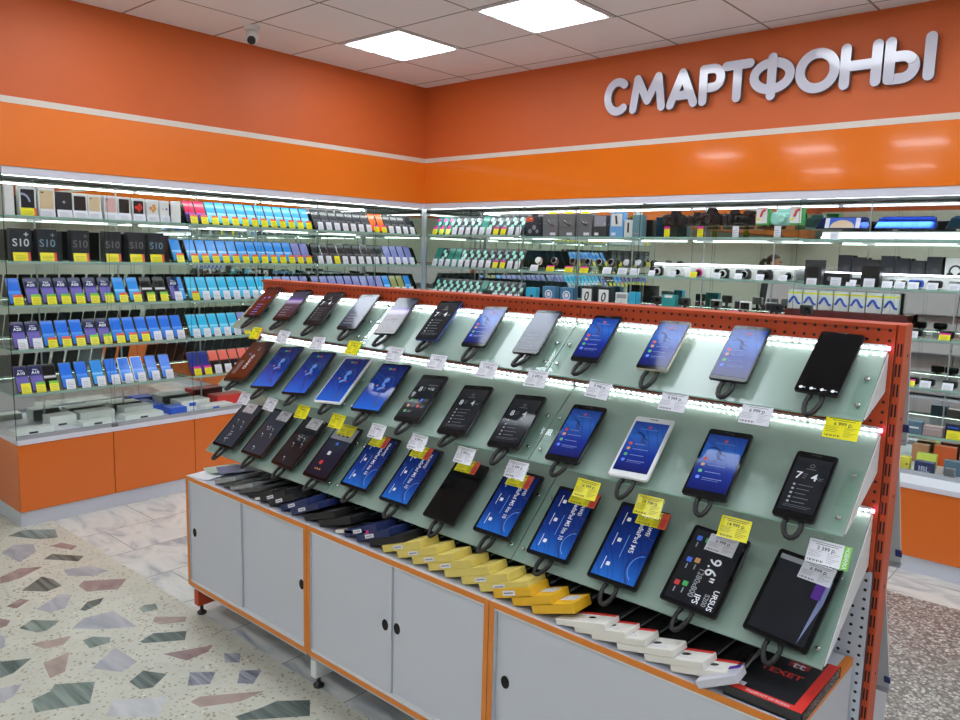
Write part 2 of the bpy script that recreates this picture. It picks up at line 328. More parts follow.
    def mesh(s, name, mats, smooth=False):
        me = bpy.data.meshes.new(name); me.from_pydata(s.v, [], s.f)
        for m_ in mats: me.materials.append(m_)
        me.polygons.foreach_set('material_index', s.m)
        if s.uv:
            ul = me.uv_layers.new(name='UVMap')
            for k, c in s.uv.items():
                for li, q in zip(me.polygons[k].loop_indices, c): ul.data[li].uv = q
        if smooth:
            me.polygons.foreach_set('use_smooth', [True] * len(me.polygons))
            if smooth != 'all': me.set_sharp_from_angle(angle=R(40))
        me.update()
        return me
CACHE = {}
def cached(key, fn):
    if key not in CACHE: CACHE[key] = fn()
    return CACHE[key]
def link(name, me, parent=None, M=None):
    o = bpy.data.objects.new(name, me); C.objects.link(o)
    if parent: o.parent = parent
    if M is not None: o.matrix_local = M
    return o
USED = {}
def tag(o, label, cat, group=None):
    o['label'] = label; o['category'] = cat
    if group: o['group'] = group
    USED[label] = USED.get(label, 0) + 1
    return o
def thing(name, label, cat, M=None, group=None):
    o = bpy.data.objects.new(name, None); C.objects.link(o); o.empty_display_size = .05
    if M is not None: o.matrix_world = M
    return tag(o, label, cat, group)
def single(name, me, M, label, cat, group=None): return tag(link(name, me, None, M), label, cat, group)
def struct(name, me, M=None):
    o = link(name, me, None, M); o['kind'] = 'structure'; return o
def mbx(mats, *boxes, name='part'):
    m_ = MB()
    for bx in boxes: m_.box(*bx)
    return m_.mesh(name, mats)
def frame(o, x, y, z):
    m_ = Matrix.Identity(4)
    for i, c in enumerate((x, y, z, o)):
        for k in range(3): m_[k][i] = c[k]
    return m_
T = lambda x, y, z: Matrix.Translation((x, y, z))
RZ = lambda a: Matrix.Rotation(R(a), 4, 'Z')
ORD = ['zeroth', 'first', 'second', 'third', 'fourth', 'fifth', 'sixth', 'seventh', 'eighth', 'ninth', 'tenth', 'eleventh', 'twelfth', 'thirteenth', 'fourteenth', 'fifteenth', 'sixteenth', 'seventeenth', 'eighteenth', 'nineteenth', 'twentieth']

# ------------------------------------------------------------------ camera
cam = bpy.data.cameras.new('camera'); cam.sensor_width = 36; cam.lens = 771.5555 / 960 * 36; cam.clip_start = .05
co = bpy.data.objects.new('camera', cam); C.objects.link(co); sc.camera = co
co.matrix_world = Matrix(((.7500589, -.1083546, .6524346, 4.9365), (.6609155, .0861922, -.7454942, -4.8474), (.0245429, .9903687, .1362625, 1.6839), (0, 0, 0, 1)))

# ------------------------------------------------------------------ room
CEIL, SOF, STR = 3.086, 2.1085, 2.4715
XR, YF = 9.6, -9.6
bw = MB().box(-.62, XR, YF, .62, CEIL, CEIL + .1); struct('ceiling', bw.mesh('ceiling', [M_CEIL]))
W = MB().box(-.62, -.52, YF, .62, 0, CEIL).box(-.52, 0, YF, .62, SOF + .02, CEIL, 1); struct('wall_left', W.mesh('wall_left', [M_CREAM, M_ORANGE_WALL]))
W = MB().box(-.52, XR, .52, .62, 0, CEIL).box(0, XR, 0, .52, SOF + .02, CEIL, 1); struct('wall_back', W.mesh('wall_back', [M_CREAM, M_ORANGE_WALL]))
W = MB().box(XR, XR + .1, YF, .62, 0, 2.62).box(XR, XR + .1, YF, .62, 2.62, CEIL, 1); struct('wall_right', W.mesh('wall_right', [M_CREAM, M_ORANGE_WALL]))
W = MB().box(-.62, XR + .1, YF - .1, YF, 0, 2.62).box(-.62, XR + .1, YF - .1, YF, 2.62, CEIL, 1); struct('wall_front', W.mesh('wall_front', [M_CREAM, M_ORANGE_WALL]))
struct('trim_1', MB().box(.0, .012, YF, -.0, SOF, STR).mesh('trim_1', [mat('orange_satin_panel', rgb(246, 124, 30), .3, var=.02, vscale=2)]))
struct('trim_2', MB().box(.012, XR, -.012, 0, SOF, STR).mesh('trim_2', [M_ORANGE_GLOSS]))
struct('trim_3', MB().box(.0, .014, YF, 0, STR - .018, STR + .018).mesh('trim_3', [M_STRIPE]))
struct('trim_4', MB().box(.014, XR, -.014, 0, STR - .018, STR + .018).mesh('trim_4', [M_STRIPE]))

CH = [
('G', [(0.087, -3.411), (0.042, -3.317), (0.158, -3.185), (0.306, -3.221), (0.267, -3.305)]),
('B', [(0.343, -3.524), (0.256, -3.439), (0.317, -3.357), (0.446, -3.387), (0.544, -3.499)]),
('R', [(0.41, -3.306), (0.405, -3.239), (0.518, -3.198), (0.556, -3.243)]),
('D', [(0.586, -3.399), (0.54, -3.341), (0.69, -3.231), (0.744, -3.281)]),
('R', [(0.679, -3.635), (0.628, -3.526), (0.687, -3.438), (0.762, -3.57), (0.765, -3.661)]),
('B', [(0.806, -3.38), (0.845, -3.262), (0.977, -3.224), (0.99, -3.305), (0.901, -3.392)]),
('D', [(0.922, -3.615), (0.816, -3.488), (0.891, -3.46), (1.002, -3.461), (1.018, -3.536)]),
('R', [(1.059, -3.405), (1.016, -3.364), (1.141, -3.202), (1.235, -3.286), (1.154, -3.403)]),
('R', [(1.055, -3.725), (1.014, -3.653), (1.059, -3.624), (1.108, -3.697)]),
('B', [(1.182, -3.64), (1.09, -3.502), (1.141, -3.468), (1.265, -3.545), (1.262, -3.609)]),
('D', [(1.331, -3.504), (1.267, -3.445), (1.279, -3.373), (1.333, -3.415), (1.357, -3.492)]),
('B', [(1.486, -3.6), (1.426, -3.527), (1.449, -3.403), (1.675, -3.395), (1.583, -3.519)]),
('G', [(1.507, -3.308), (1.489, -3.277), (1.521, -3.231), (1.576, -3.255), (1.563, -3.315)]),
('P', [(1.678, -3.326), (1.639, -3.297), (1.741, -3.197), (1.781, -3.226), (1.728, -3.317)]),
('R', [(1.163, -3.783), (1.22, -3.758), (1.262, -3.787), (1.265, -3.814)]),
('G', [(1.324, -3.757), (1.279, -3.692), (1.375, -3.607), (1.431, -3.683), (1.419, -3.719)]),
('P', [(1.504, -3.774), (1.557, -3.627), (1.612, -3.682), (1.593, -3.747)]),
('G', [(1.632, -3.611), (1.624, -3.571), (1.685, -3.519), (1.731, -3.539), (1.72, -3.617)]),
('D', [(1.813, -3.448), (1.783, -3.375), (1.867, -3.264), (1.936, -3.309), (1.837, -3.445)]),
('R', [(1.98, -3.43), (2.062, -3.247), (2.097, -3.29), (2.1, -3.388)]),
('S', [(2.156, -3.252), (2.206, -3.205), (2.269, -3.247), (2.221, -3.286)]),
('B', [(1.885, -3.677), (1.788, -3.543), (1.964, -3.529), (1.999, -3.608)]),
('P', [(1.708, -3.794), (1.687, -3.686), (1.835, -3.759), (1.844, -3.818)]),
('B', [(1.33, -3.834), (1.361, -3.824), (1.454, -3.853), (1.47, -3.877)]),
('D', [(1.571, -3.908), (1.634, -3.812), (1.704, -3.902), (1.707, -3.949)]),
('D', [(2.087, -3.618), (2.048, -3.544), (2.138, -3.492), (2.191, -3.573), (2.168, -3.614)]),
('S', [(2.276, -3.479), (2.192, -3.423), (2.262, -3.35), (2.326, -3.412)]),
('S', [(2.397, -3.337), (2.323, -3.28), (2.381, -3.217), (2.446, -3.297)]),
('P', [(2.383, -3.523), (2.377, -3.482), (2.52, -3.293), (2.515, -3.397), (2.441, -3.517)]),
('G', [(1.951, -3.919), (1.942, -3.853), (1.902, -3.821), (1.992, -3.708), (2.127, -3.782), (2.045, -3.94)]),
('W', [(2.252, -3.777), (2.167, -3.714), (2.288, -3.568), (2.389, -3.646)]),
('D', [(2.585, -3.46), (2.605, -3.37), (2.609, -3.301), (2.694, -3.211), (2.777, -3.272), (2.619, -3.461)]),
('B', [(1.783, -3.973), (1.812, -3.907), (1.88, -3.958), (1.892, -4.006)]),
]
# more fragments of the same terrazzo, past the edge of the frame
rnd = random.Random(3); cent = [(sum(p[0] for p in q) / len(q), sum(p[1] for p in q) / len(q)) for _, q in CH]
for _ in range(900):
    x, y = rnd.uniform(0, 6.5), rnd.uniform(-6.5, -3.3)
    if y > -3.35 - .25 * abs(x) * .5 and x < 2.9: continue
    if x < 2.75 and y > -4.15 and not (x < 1.2 and y < -3.95): continue
    if all((x - a) ** 2 + (y - b_) ** 2 > .26 ** 2 for a, b_ in cent):
        cent.append((x, y)); a0 = rnd.uniform(0, 6.3); sx_ = rnd.uniform(.05, .12); sy_ = rnd.uniform(.03, .06); k = rnd.choice((4, 5, 5, 6))
        pts = []
        for i in range(k):
            t = 6.283 * (i + rnd.uniform(-.25, .25)) / k; px, py = sx_ * math.cos(t), sy_ * math.sin(t)
            pts.append((x + px * math.cos(a0) - py * math.sin(a0), y + px * math.sin(a0) + py * math.cos(a0)))
        CH.append((rnd.choice('GBRDBPSD'), pts))
fl = MB(); ck = list('GDBRPSW'); EY = -3.135
fl.add([(-.62, YF, 0), (XR, YF, 0), (XR, EY, 0), (-.62, EY, 0)], [(0, 1, 2, 3)], 0)
fl.add([(-.62, EY, 0), (3.1, EY, 0), (3.1, .62, 0), (-.62, .62, 0)], [(0, 1, 2, 3)], 1)
fl.add([(3.1, EY, 0), (XR, EY, 0), (XR, -.55, 0), (3.1, -.55, 0)], [(0, 1, 2, 3)], 2)
fl.add([(3.1, -.55, 0), (XR, -.55, 0), (XR, .62, 0), (3.1, .62, 0)], [(0, 1, 2, 3)], 1)
for k, q in CH:
    ar = sum(q[i][0] * q[(i + 1) % len(q)][1] - q[(i + 1) % len(q)][0] * q[i][1] for i in range(len(q)))
    if ar < 0: q = q[::-1]
    fl.add([(x, y, .0004) for x, y in q], [tuple(range(len(q)))], 3 + ck.index(k))
struct('floor', fl.mesh('floor', [M_TERR, M_MARB, M_BROWN] + [CHIPM[k] for k in ck]))

# ceiling luminaires: recessed tray, four bright reflector strips
def lamp_meshes():
    fr = MB(); h = TS / 2 - .010
    for a in ((-h, h, -h, -h + .022), (-h, h, h - .022, h), (-h, -h + .022, -h + .022, h - .022), (h - .022, h, -h + .022, h - .022)): fr.box(*a, -.008, .0)
    fr.box(-h + .022, h - .022, -h + .022, h - .022, -.0012, 0)
    st = []
    for i in range(4):
        y = -.2 + i * .1333; m_ = MB()
        poly = [(-.262, y - .035), (-.24, y - .062), (.24, y - .062), (.262, y - .035), (.262, y + .035), (.24, y + .062), (-.24, y + .062), (-.262, y + .035)]
        m_.prism([(x * 1.03, yy * 1.03) for x, yy in poly], -.006, -.0015); st.append(m_.mesh('light_strip', [M_TUBE]))
    return fr.mesh('frame', [M_WHITE_M]), st
LF, LS = lamp_meshes()
def lamp(cx, cy, label):
    t = thing('ceiling_light', label, 'ceiling light', T(cx, cy, CEIL), 'square ceiling light panels')
    link('frame', LF, t)
    for me in LS: link('light_strip', me, t)
LX = [.834 + 1.224 * i for i in range(7)]; LY = [-1.066, -2.902, -5.35, -7.80]
for j, y in enumerate(LY):
    for i, x in enumerate(LX):
        if j == 0 and i == 0: lb = 'square ceiling light nearest the room corner, left of the other lit panel'
        elif j == 0 and i == 1: lb = 'larger looking square ceiling light cut by the top edge of the photo'
        else: lb = f'square ceiling light outside the frame, {ORD[i+1]} from the left wall, {ORD[j+1]} row from back wall'
        lamp(x - (.612 if j == 2 else 0), y, lb)
# security camera
t = thing('security_camera', 'small white dome security camera hanging from the ceiling over left wall', 'camera', T(.400, -1.955, CEIL))
link('base', MB().lathe([(.05, 0), (.05, -.018), (.043, -.028)], 20).mesh('base', [M_WHITE_M], True), t)
link('ball', MB().lathe([(.001, -.105), (.02, -.1), (.036, -.086), (.042, -.066), (.038, -.044), (.03, -.026), (.02, -.02)], 20).mesh('ball', [M_WHITE_M], True), t)
d = Vector((.55, -.45, -.6)).normalized(); q = d.to_track_quat('Z', 'Y').to_matrix().to_4x4()
link('lens', MB().lathe([(.026, .02), (.026, .046), (.02, .05), (.001, .05)], 16, 0, T(0, 0, -.066) @ q).mesh('lens', [M_BLACK], True), t)

# ------------------------------------------------------------------ wall sign
NS = [0]
def stroke(mb, pts, w, y0, y1):
    # rounded flat stroke in the XZ plane: polyline with round ends, given depth
    for k in range(len(pts) - 1):
        a, b_ = Vector((pts[k][0], 0, pts[k][1])), Vector((pts[k + 1][0], 0, pts[k + 1][1])); d_ = (b_ - a).normalized() if (b_ - a).length else Vector((1, 0, 0))
        ang = math.atan2(d_.z, d_.x); ring = []
        for i in range(9): t_ = ang + math.pi / 2 + math.pi * i / 8; ring.append((a.x + w * math.cos(t_), a.z + w * math.sin(t_)))
        for i in range(9): t_ = ang - math.pi / 2 + math.pi * i / 8; ring.append((b_.x + w * math.cos(t_), b_.z + w * math.sin(t_)))
        NS[0] = (NS[0] + 1) % 40; e = NS[0] * .00012
        mb.layers([[(x, y1, z) for x, z in ring], [(x, y0 - e, z) for x, z in ring]], 1, None, True, 0)
def arc(cx, cz, rx, rz, a0, a1, n=22): return [(cx + rx * math.cos(R(a0 + (a1 - a0) * i / n)), cz + rz * math.sin(R(a0 + (a1 - a0) * i / n))) for i in range(n + 1)]
ZB, ZT = 2.665, 2.918; w = .028; zb, zt = ZB + w, ZT - w; zm = (zb + zt) / 2
def seg(x0, x1): return x0 + w, x1 - w
letters = []
a, c = seg(1.838, 2.036); letters.append(('С', [arc((a + c) / 2 + .01, zm, (c - a) / 2 + .01, (zt - zb) / 2, 52, 308)]))
a, c = seg(2.044, 2.317); letters.append(('М', [[(a, zb), (a + .03, zt), ((a + c) / 2, zb + .05), (c - .03, zt), (c, zb)]]))
a, c = seg(2.325, 2.548); letters.append(('А', [[(a, zb), ((a + c) / 2, zt), (c, zb)], [(a + .05, zb + .055), (c - .05, zb + .055)]]))
a, c = seg(2.555, 2.728); letters.append(('Р', [[(a, zb), (a, zt)], [(a, zt), (a + .05, zt)] + arc(c - .055, zt - .058, .055, .058, 90, -90, 12) + [(a, zt - .116)]]))
a, c = seg(2.705, 2.912); letters.append(('Т', [[(a, zt), (c, zt)], [((a + c) / 2, zt), ((a + c) / 2, zb)]]))
a, c = seg(2.888, 3.163); letters.append(('Ф', [arc((a + c) / 2, zm + .005, (c - a) / 2, .078, 0, 360, 30), [((a + c) / 2, zt + .012), ((a + c) / 2, zb - .012)]]))
a, c = seg(3.165, 3.418); letters.append(('О', [arc((a + c) / 2, zm, (c - a) / 2, (zt - zb) / 2, 0, 360, 32)]))
a, c = seg(3.418, 3.640); letters.append(('Н', [[(a, zb), (a, zt)], [(c, zb), (c, zt)], [(a, zm), (c, zm)]]))
a, c = seg(3.650, 3.830); letters.append(('Ы', [[(a, zb), (a, zt)], [(a, zm + .018), (c - .06, zm + .018)] + arc(c - .06, (zm + .018 + zb) / 2, .06, (zm + .018 - zb) / 2, 90, -90, 12) + [(a, zb)], [(3.874, zb), (3.874, zt)]]))
M_SIGN = mat('glossy_white_letter', rgb(226, 226, 240), .12, coat=.3); M_SIGNS = mat('dark_letter_side', rgb(120, 108, 112), .4)
t = thing('wall_sign', 'white raised Cyrillic shop lettering on orange wall above the back glass cases', 'sign', T(2.85, 0, ZB))
for ch, sts in letters:
    mb_ = MB(T(-2.85, 0, -ZB))
    for s_ in sts: stroke(mb_, s_, w, -.042, -.006)
    o = link('letter', mb_.mesh('letter', [M_SIGN, M_SIGNS]), t); o['label'] = f'white letter {ch}'
standoff = MB(T(-2.85, 0, -ZB))
for x in (1.88, 2.1, 2.43, 2.586, 2.8, 3.02, 3.2, 3.45, 3.68, 3.874): standoff.box(x - .008, x + .008, -.006, .002, zm - .008, zm + .008)
link('standoff', standoff.mesh('standoff', [M_ALU]), t)

# ------------------------------------------------------------------ glass display cases
SIDE = {'left': RZ(90), 'back': Matrix.Identity(4)}
def place(side, u, v, z, rz=0): return SIDE[side] @ T(u, v, z) @ RZ(rz)
DEPTH = .42
def display_case(side, u0, u1, zs, label, base_v=0, deck=.5, mirror=True, left_end=False, right_end=False, cool=False, panes=2):
    t = thing('display_case', label, 'display case', place(side, u0, 0, 0), 'glass display cases along the walls')
    Wd = u1 - u0; m0, m1 = 0, Wd
    link('plinth', MB().box(0, Wd, base_v + .012, DEPTH, 0, .088).mesh('plinth', [M_WHITE]), t)
    link('base_body', MB().box(.001, Wd - .001, base_v + .018, DEPTH, .0885, deck).mesh('base_body', [M_ORANGE_DOOR]), t)
    h = Wd / 2
    for k in range(2):
        link('door', cached(('door', round(h, 3), base_v, deck), lambda: MB().rbox(.002, h - .002, base_v, base_v + .017, .091, deck - .002, .0015).mesh('door', [M_ORANGE_DOOR])), t, T(k * h, 0, 0))
    ct = link('countertop', MB().rbox(.0005, Wd - .0005, base_v - .008, DEPTH, deck, deck + .03, .002).mesh('countertop', [M_FRAME]), t)
    link('glass_track', MB().box(0, Wd, -.004, .022, deck + .03, deck + .05).box(0, Wd, .006, .010, deck + .05, deck + .054).mesh('glass_track', [M_GREYT]), t)
    link('mirror_back', MB().box(m0, m1, DEPTH, DEPTH + .006, deck + .03, 2.055).mesh('mirror_back', [M_MIRROR]), t)
    link('top_frame', MB().box(m0, m1, .02, DEPTH + .006, 2.07, 2.108).box(0, Wd, -.006, .02, 2.06, 2.108).mesh('top_frame', [M_FRAME]), t)
    link('led_strip', MB().box(.02, Wd - .02, .05, .064, 2.062, 2.07).mesh('led_strip', [M_LEDV if cool else M_LEDS]), t)
    for i, z in enumerate(zs):
        s0, s1 = (m0 if m0 < 0 else .006), (m1 if m1 > Wd else Wd - .006)
        sh = link('shelf', MB().box(s0, s1, .03, DEPTH - .004, z - .004, z + .004, 0, None, {2: 1, 3: 1, 5: 1}).mesh('shelf', [M_SHELFG, M_SHEDGE]), t)
        link('added_light_cover', MB().box(.02, Wd - .02, .034, .036, z - .013, z - .0042).box(.02, Wd - .02, .036, .064, z - .0062, z - .0042).mesh('added_light_cover', [M_LCOVER]), t)  # cover added to hide the extra light strip from the front
        link('led_strip', MB().box(.03, Wd - .03, .040, .060, z - .0095, z - .0064).mesh('led_strip', [M_SHELFFILL]), t)  # strip added under every shelf to even out the light on the goods
    for u in (.27 * Wd, .73 * Wd):
        m_ = MB().box(u - .003, u + .003, DEPTH - .008, DEPTH - .0005, deck + .031, 2.069)
        for z in zs: m_.box(u - .002, u + .002, DEPTH - .13, DEPTH - .008, z - .018, z - .0045)
        link('shelf_upright', m_.mesh('shelf_upright', [M_ALU]), t)
    for k in range(panes):
        w_ = Wd / panes; y0 = .0 if k % 2 == 0 else .007
        link('glass_pane', MB().box(k * w_ + .0, k * w_ + w_ + (.02 if k == 0 else -.001), y0, y0 + .005, deck + .0545, 2.0595, 0, None, {3: 1, 5: 1, 0: 1, 1: 1}).mesh('glass_pane', [M_GLASS, M_GEDGE]), t)
    link('pane_lock', MB().rbox(h - .012, h + .03, -.012, -.0045, deck + .032, deck + .052, .002).mesh('pane_lock', [M_GREY]), t)
    if left_end: link('glass_end', MB().box(-.006, 0, 0, DEPTH, deck + .0305, 2.069, 0, None, {2: 1, 4: 1}).mesh('glass_end', [M_GLASS, M_GEDGE]), t)
    if right_end: link('glass_end', MB().box(Wd, Wd + .006, 0, DEPTH, deck + .0305, 2.069, 0, None, {2: 1, 4: 1}).mesh('glass_end', [M_GLASS, M_GEDGE]), t)
    return t
ZL = [1.835, 1.572, 1.315, 1.055, .79]
ZA = [1.838, 1.566, 1.30, 1.04, .78]; ZBk = [1.826, 1.556, 1.325, 1.05, .77]; ZD = [1.817, 1.543, 1.268, .993, .722]
UL = [-3.31, -2.2, -1.14, -.012]
display_case('left', UL[0], UL[1], ZL, 'leftmost glass case on left wall with phone boxes on its top two shelves', left_end=True)
display_case('left', UL[1], UL[2], ZL, 'middle glass case of left wall filled with sky blue phones')
display_case('left', UL[2], UL[3], ZL, 'corner glass case of left wall with dark phones and two orange ones', mirror=True)
UR = [.012, 1.07, 2.146, 3.24, 4.33]
display_case('back', UR[0], UR[1], ZA, 'corner glass case on the back wall with mint bubble phone packs', -.2, .47)
display_case('back', UR[1], UR[2], ZBk, 'glass case on the back wall with grey headset boxes and watches', -.2, .47)
display_case('back', UR[2], UR[3], ZBk, 'glass case below the sign with large black cameras on top', -.2, .47, cool=True)
display_case('back', UR[3], UR[4], ZD, 'rightmost glass case with shiny blue mirror recorders on top shelf', -.2, .47, cool=True)
display_case('back', UR[4] + .005, UR[4] + 1.09, ZD, 'glass case on the back wall beyond the right edge of the photo', -.2, .47, cool=True)
t = thing('corner_bay', 'mirrored corner bay joining the two glass walls behind the pale post', 'display case', T(0, 0, .53))
I1 = T(0, 0, -.53)
link('mirror_back', MB().box(-DEPTH - .006, -DEPTH, -.011, DEPTH, .531, 2.055).mesh('mirror_back', [M_MIRROR]), t, I1)
link('mirror_back', MB().box(-DEPTH, .011, DEPTH, DEPTH + .006, .531, 2.055).mesh('mirror_back', [M_MIRROR]), t, I1)
link('top_frame', MB().box(-DEPTH, .011, -.011, DEPTH, 2.07, 2.108).mesh('top_frame', [M_FRAME]), t, I1)
link('countertop', MB().box(-DEPTH, .0, .0, DEPTH, .501, .5305).mesh('countertop', [M_FRAME]), t, I1)
for z in ZL: link('shelf', MB().box(-DEPTH + .004, .010, -.010, DEPTH - .004, z - .004, z + .004).mesh('shelf', [M_SHELFG]), t, I1)
single('corner_post', MB().box(-.016, .014, -.014, .016, .56, 2.0595).mesh('corner_post', [M_ALU]), Matrix(), 'slim pale metal post where the two glass walls meet in the corner', 'post')

# ---- goods
LEAN = lambda deg: frame((0, 0, 0), (1, 0, 0), (0, math.sin(R(deg)), math.cos(R(deg))), (0, -math.cos(R(deg)), math.sin(R(deg))))
def tag_mesh(kind, w_=.052, h_=.064):
    def f():
        m_ = MB(); m_.slab(w_, h_, .0012, .002, .0003, 0, cy=h_ / 2)
        mats = [M_TAGW if kind[0] == 'W' else M_TAGY, M_LTXT if kind[0] == 'W' else M_YTXT]
        for i in range(4): m_.quad(-w_ * .38, w_ * (.36 - .12 * (i % 2)), h_ * (.1 + .16 * i), h_ * (.14 + .16 * i), .0014, 1)
        ex = {'r': M_ORP, 'g': M_GRN, 'm': M_MAG}.get(kind[1:2])
        if ex: mats.append(ex); m_.quad(-w_ / 2, w_ / 2, h_ * .76, h_, .0015, 2)
        if kind[1:2] == 'R': mats.append(M_ORP); m_.quad(w_ * .34, w_ / 2, 0, h_, .0015, 2)
        return m_.mesh('price_tag', mats)
    return cached(('tag', kind, w_, h_), f)
def phone_parts(key, scr, wd=.074, ht=.172, text=None, body=None, bubbles=None):
    def f():
        b_ = MB().slab(wd, ht, .009, .009, .0015, 0, cy=ht / 2).mesh('body', [body or M_BLACK], True)
        m_ = MB(); m_.quad(-wd * .45, wd * .45, ht * .04, ht * .97, .0093, 0); mats = [scr]
        if text:
            mats.append(M_WTXT); m_.text('Galaxy', .0105, 0, ht * .82, .0096, 1); m_.text(text, .026, 0, ht * .71, .0096, 1)
        if bubbles:
            mats += bubbles
            for i, (bx, by, br_) in enumerate(((-.012, .135, .016), (.014, .102, .017), (-.010, .068, .016))):
                m_.add([(bx + br_ * math.cos(a_ * .785) * (1.15 if a_ % 2 else 1), by + br_ * 1.25 * math.sin(a_ * .785), .0096) for a_ in range(8)], [tuple(range(8))], 1 + (i % len(bubbles)))
        return b_, m_.mesh('screen', mats)
    return cached(('ph', key), f)
STAND = cached('stand', lambda: MB().box(-.028, .028, .0, .062, .0, .002).box(-.028, .028, .060, .062, .002, .055).mesh('stand', [M_ACRY]))
def phone(side, u, z, key, scr, tg, label, group, v=.06, lean=28, **kw):
    t = thing('display_phone', label, 'phone', place(side, u, v, z + .0045), group)
    b_, s_ = phone_parts(key, scr, **kw); L_ = LEAN(lean) @ T(0, .003, 0)
    link('body', b_, t, L_); link('screen', s_, t, L_); link('stand', STAND, t)
    if tg: link('price_tag', tag_mesh(tg), t, T(.006, -.022, .001) @ LEAN(18))
    return t
M_MBUB = mat('mint_bubble', rgb(140, 220, 200), .3); M_MBUB2 = mat('pale_mint_bubble', rgb(176, 226, 216), .3); M_GBUB = mat('grey_bubble', rgb(120, 150, 158), .3)
PH = {'sky': ('sky blue', D_SKY, {}), 'cyan': ('cyan blue', D_CYAN, {}), 'azure': ('azure blue', D_AZURE, {}), 'royal': ('royal blue', D_ROYAL, {}),
      'A50': ('violet A50', D_PURP, dict(text='A50')), 'A20': ('violet A20', D_PURP, dict(text='A20')), 'A10': ('violet A10', D_PURP, dict(text='A10')),
      'lav': ('lavender', D_LAV, {}), 'grey': ('charcoal', D_GREY, {}), 'greyw': ('white framed charcoal', D_GREY, dict(body=M_SILVER)),
      'stripe': ('black and white striped', D_STRIPE, {}), 'orange': ('bright orange', D_ORNG, {}), 'red': ('red and violet', D_REDP, {}), 'coral': ('black and coral', D_BLKRED, {}),
      'indigo': ('indigo', D_INDIGO, {}), 'olive': ('olive green', D_OLIVE, {}), 'roylw': ('white framed royal blue', D_ROYAL, dict(body=M_WHITE_M)),
      'mint': ('dark mint', D_MINT, {}), 'mintb': ('mint bubble patterned', D_GREY, dict(bubbles=[M_MBUB, M_MBUB2], body=M_DGREY)), 'greyb': ('grey bubble patterned', D_GREY, dict(bubbles=[M_GBUB, M_MBUB2], body=M_DGREY)),
      'rose': ('mint and rose', D_MINT, dict(bubbles=[M_MAG, M_MBUB]))}
TGN = {'W': 'white tag', 'Y': 'yellow tag', 'Yr': 'yellow and red tag', 'Yg': 'yellow and green tag', 'Ym': 'yellow and magenta tag', None: 'no tag'}
SHN = ['top', 'second', 'third', 'fourth', 'lowest']
def phone_row(side, where, zs, si, items, us, start=1, v=.06):
    for i, (it, u) in enumerate(zip(items, us)):
        k, tg = it; nm, scr, kw = PH[k]
        n = i + start
        lb = f'{nm} phone with {TGN[tg]}, {ORD[n]} on {SHN[si]} shelf, {where}'.replace('yellow and', 'yellow-' if len(nm.split()) > 2 else 'yellow and').replace('yellow- ', 'yellow-')
        phone(side, u, zs[si], k, scr, tg, lb, f'phones on the {SHN[si]} shelf of {where}', v, **kw)
def lerp(a, b_, n): return [a + (b_ - a) * i / (n - 1) for i in range(n)]
WL, WM, WC = 'leftmost left-wall case', 'middle left-wall case', 'corner left-wall case'
# leftmost case rows three to five
phone_row('left', WL, ZL, 2, [('royal', 'Yr'), ('A50', 'Yg'), ('A50', 'Yg'), ('A50', 'Yg'), ('A50', 'Yg'), ('A50', 'Yg'), ('A50', 'Yg'), ('azure', 'Yr'), ('azure', 'Yr'), ('stripe', 'Yg'), ('stripe', 'Yg'), ('A20', 'W'), ('azure', None)],
          [-3.25, -3.155, -3.07, -2.988, -2.905, -2.818, -2.73, -2.64, -2.55, -2.46, -2.37, -2.27, -2.185 - .055])
phone_row('left', WL, ZL, 3, [('A20', 'W'), ('A20', 'W'), ('royal', 'Yr'), ('royal', 'Yr'), ('royal', 'Yr'), ('A50', 'Yg'), ('A50', 'Yg'), ('royal', 'Yr'), ('royal', 'Yr'), ('royal', 'Yr'), ('royal', 'W'), ('royal', 'W'), ('royal', 'W')],
          lerp(-3.24, -2.26, 13))
phone_row('left', WL, ZL, 4, [('A10', 'Y'), ('A10', 'Yg'), ('stripe', 'Yg'), ('royal', 'W'), ('royal', 'W'), ('azure', 'W'), ('royal', 'W'), ('roylw', 'W'), ('roylw', 'W'), ('royal', 'W'), ('royal', 'W')],
          [-3.235, -3.155, -3.08, -2.985, -2.895, -2.80, -2.71, -2.625, -2.54, -2.445, -2.35])
# leftmost case, two phones at the end of the boxes
phone_row('left', WL, ZL, 1, [('azure', 'Yr')], [-2.25], 8)
us_m = lerp(-2.145, -1.20, 13); us_c = lerp(-1.09, -.10, 13)
phone_row('left', WM, ZL, 0, [('red', 'Yr'), ('red', 'Yr')] + [('sky', 'Yr')] * 11, us_m)
phone_row('left', WM, ZL, 1, [('azure', 'Yr')] * 11 + [('lav', 'Yr')] * 2, us_m)
phone_row('left', WM, ZL, 2, [('cyan', 'Yr')] + [('cyan', 'W')] * 8 + [('lav', 'W')] * 4, us_m)
phone_row('left', WM, ZL, 3, [('cyan', 'W')] * 5 + [('lav', 'Yr'), ('coral', 'Y')] + [('coral', 'W')] * 6, us_m)
phone_row('left', WM, ZL, 4, [('indigo', 'Ym'), ('indigo', 'Ym')] + [('coral', 'W')] * 11, us_m)
phone_row('left', WC, ZL, 0, [('grey', 'W')] * 7 + [('orange', 'Ym')] * 2 + [('grey', 'W')] * 4, us_c)
phone_row('left', WC, ZL, 1, [('grey', 'W'), ('greyw', 'W'), ('grey', 'Y'), ('greyw', 'W'), ('grey', 'W'), ('grey', 'W'), ('greyw', 'W'), ('grey', 'W'), ('grey', 'W'), ('lav', 'W'), ('lav', 'W'), ('lav', 'W'), ('lav', 'W')], us_c)
phone_row('left', WC, ZL, 2, [('lav', 'W')] * 9 + [('azure', 'W'), ('olive', 'W'), ('olive', 'W'), ('azure', 'W')], us_c)
WA = 'corner back-wall case'
us_a = lerp(.085, 1.02, 13)
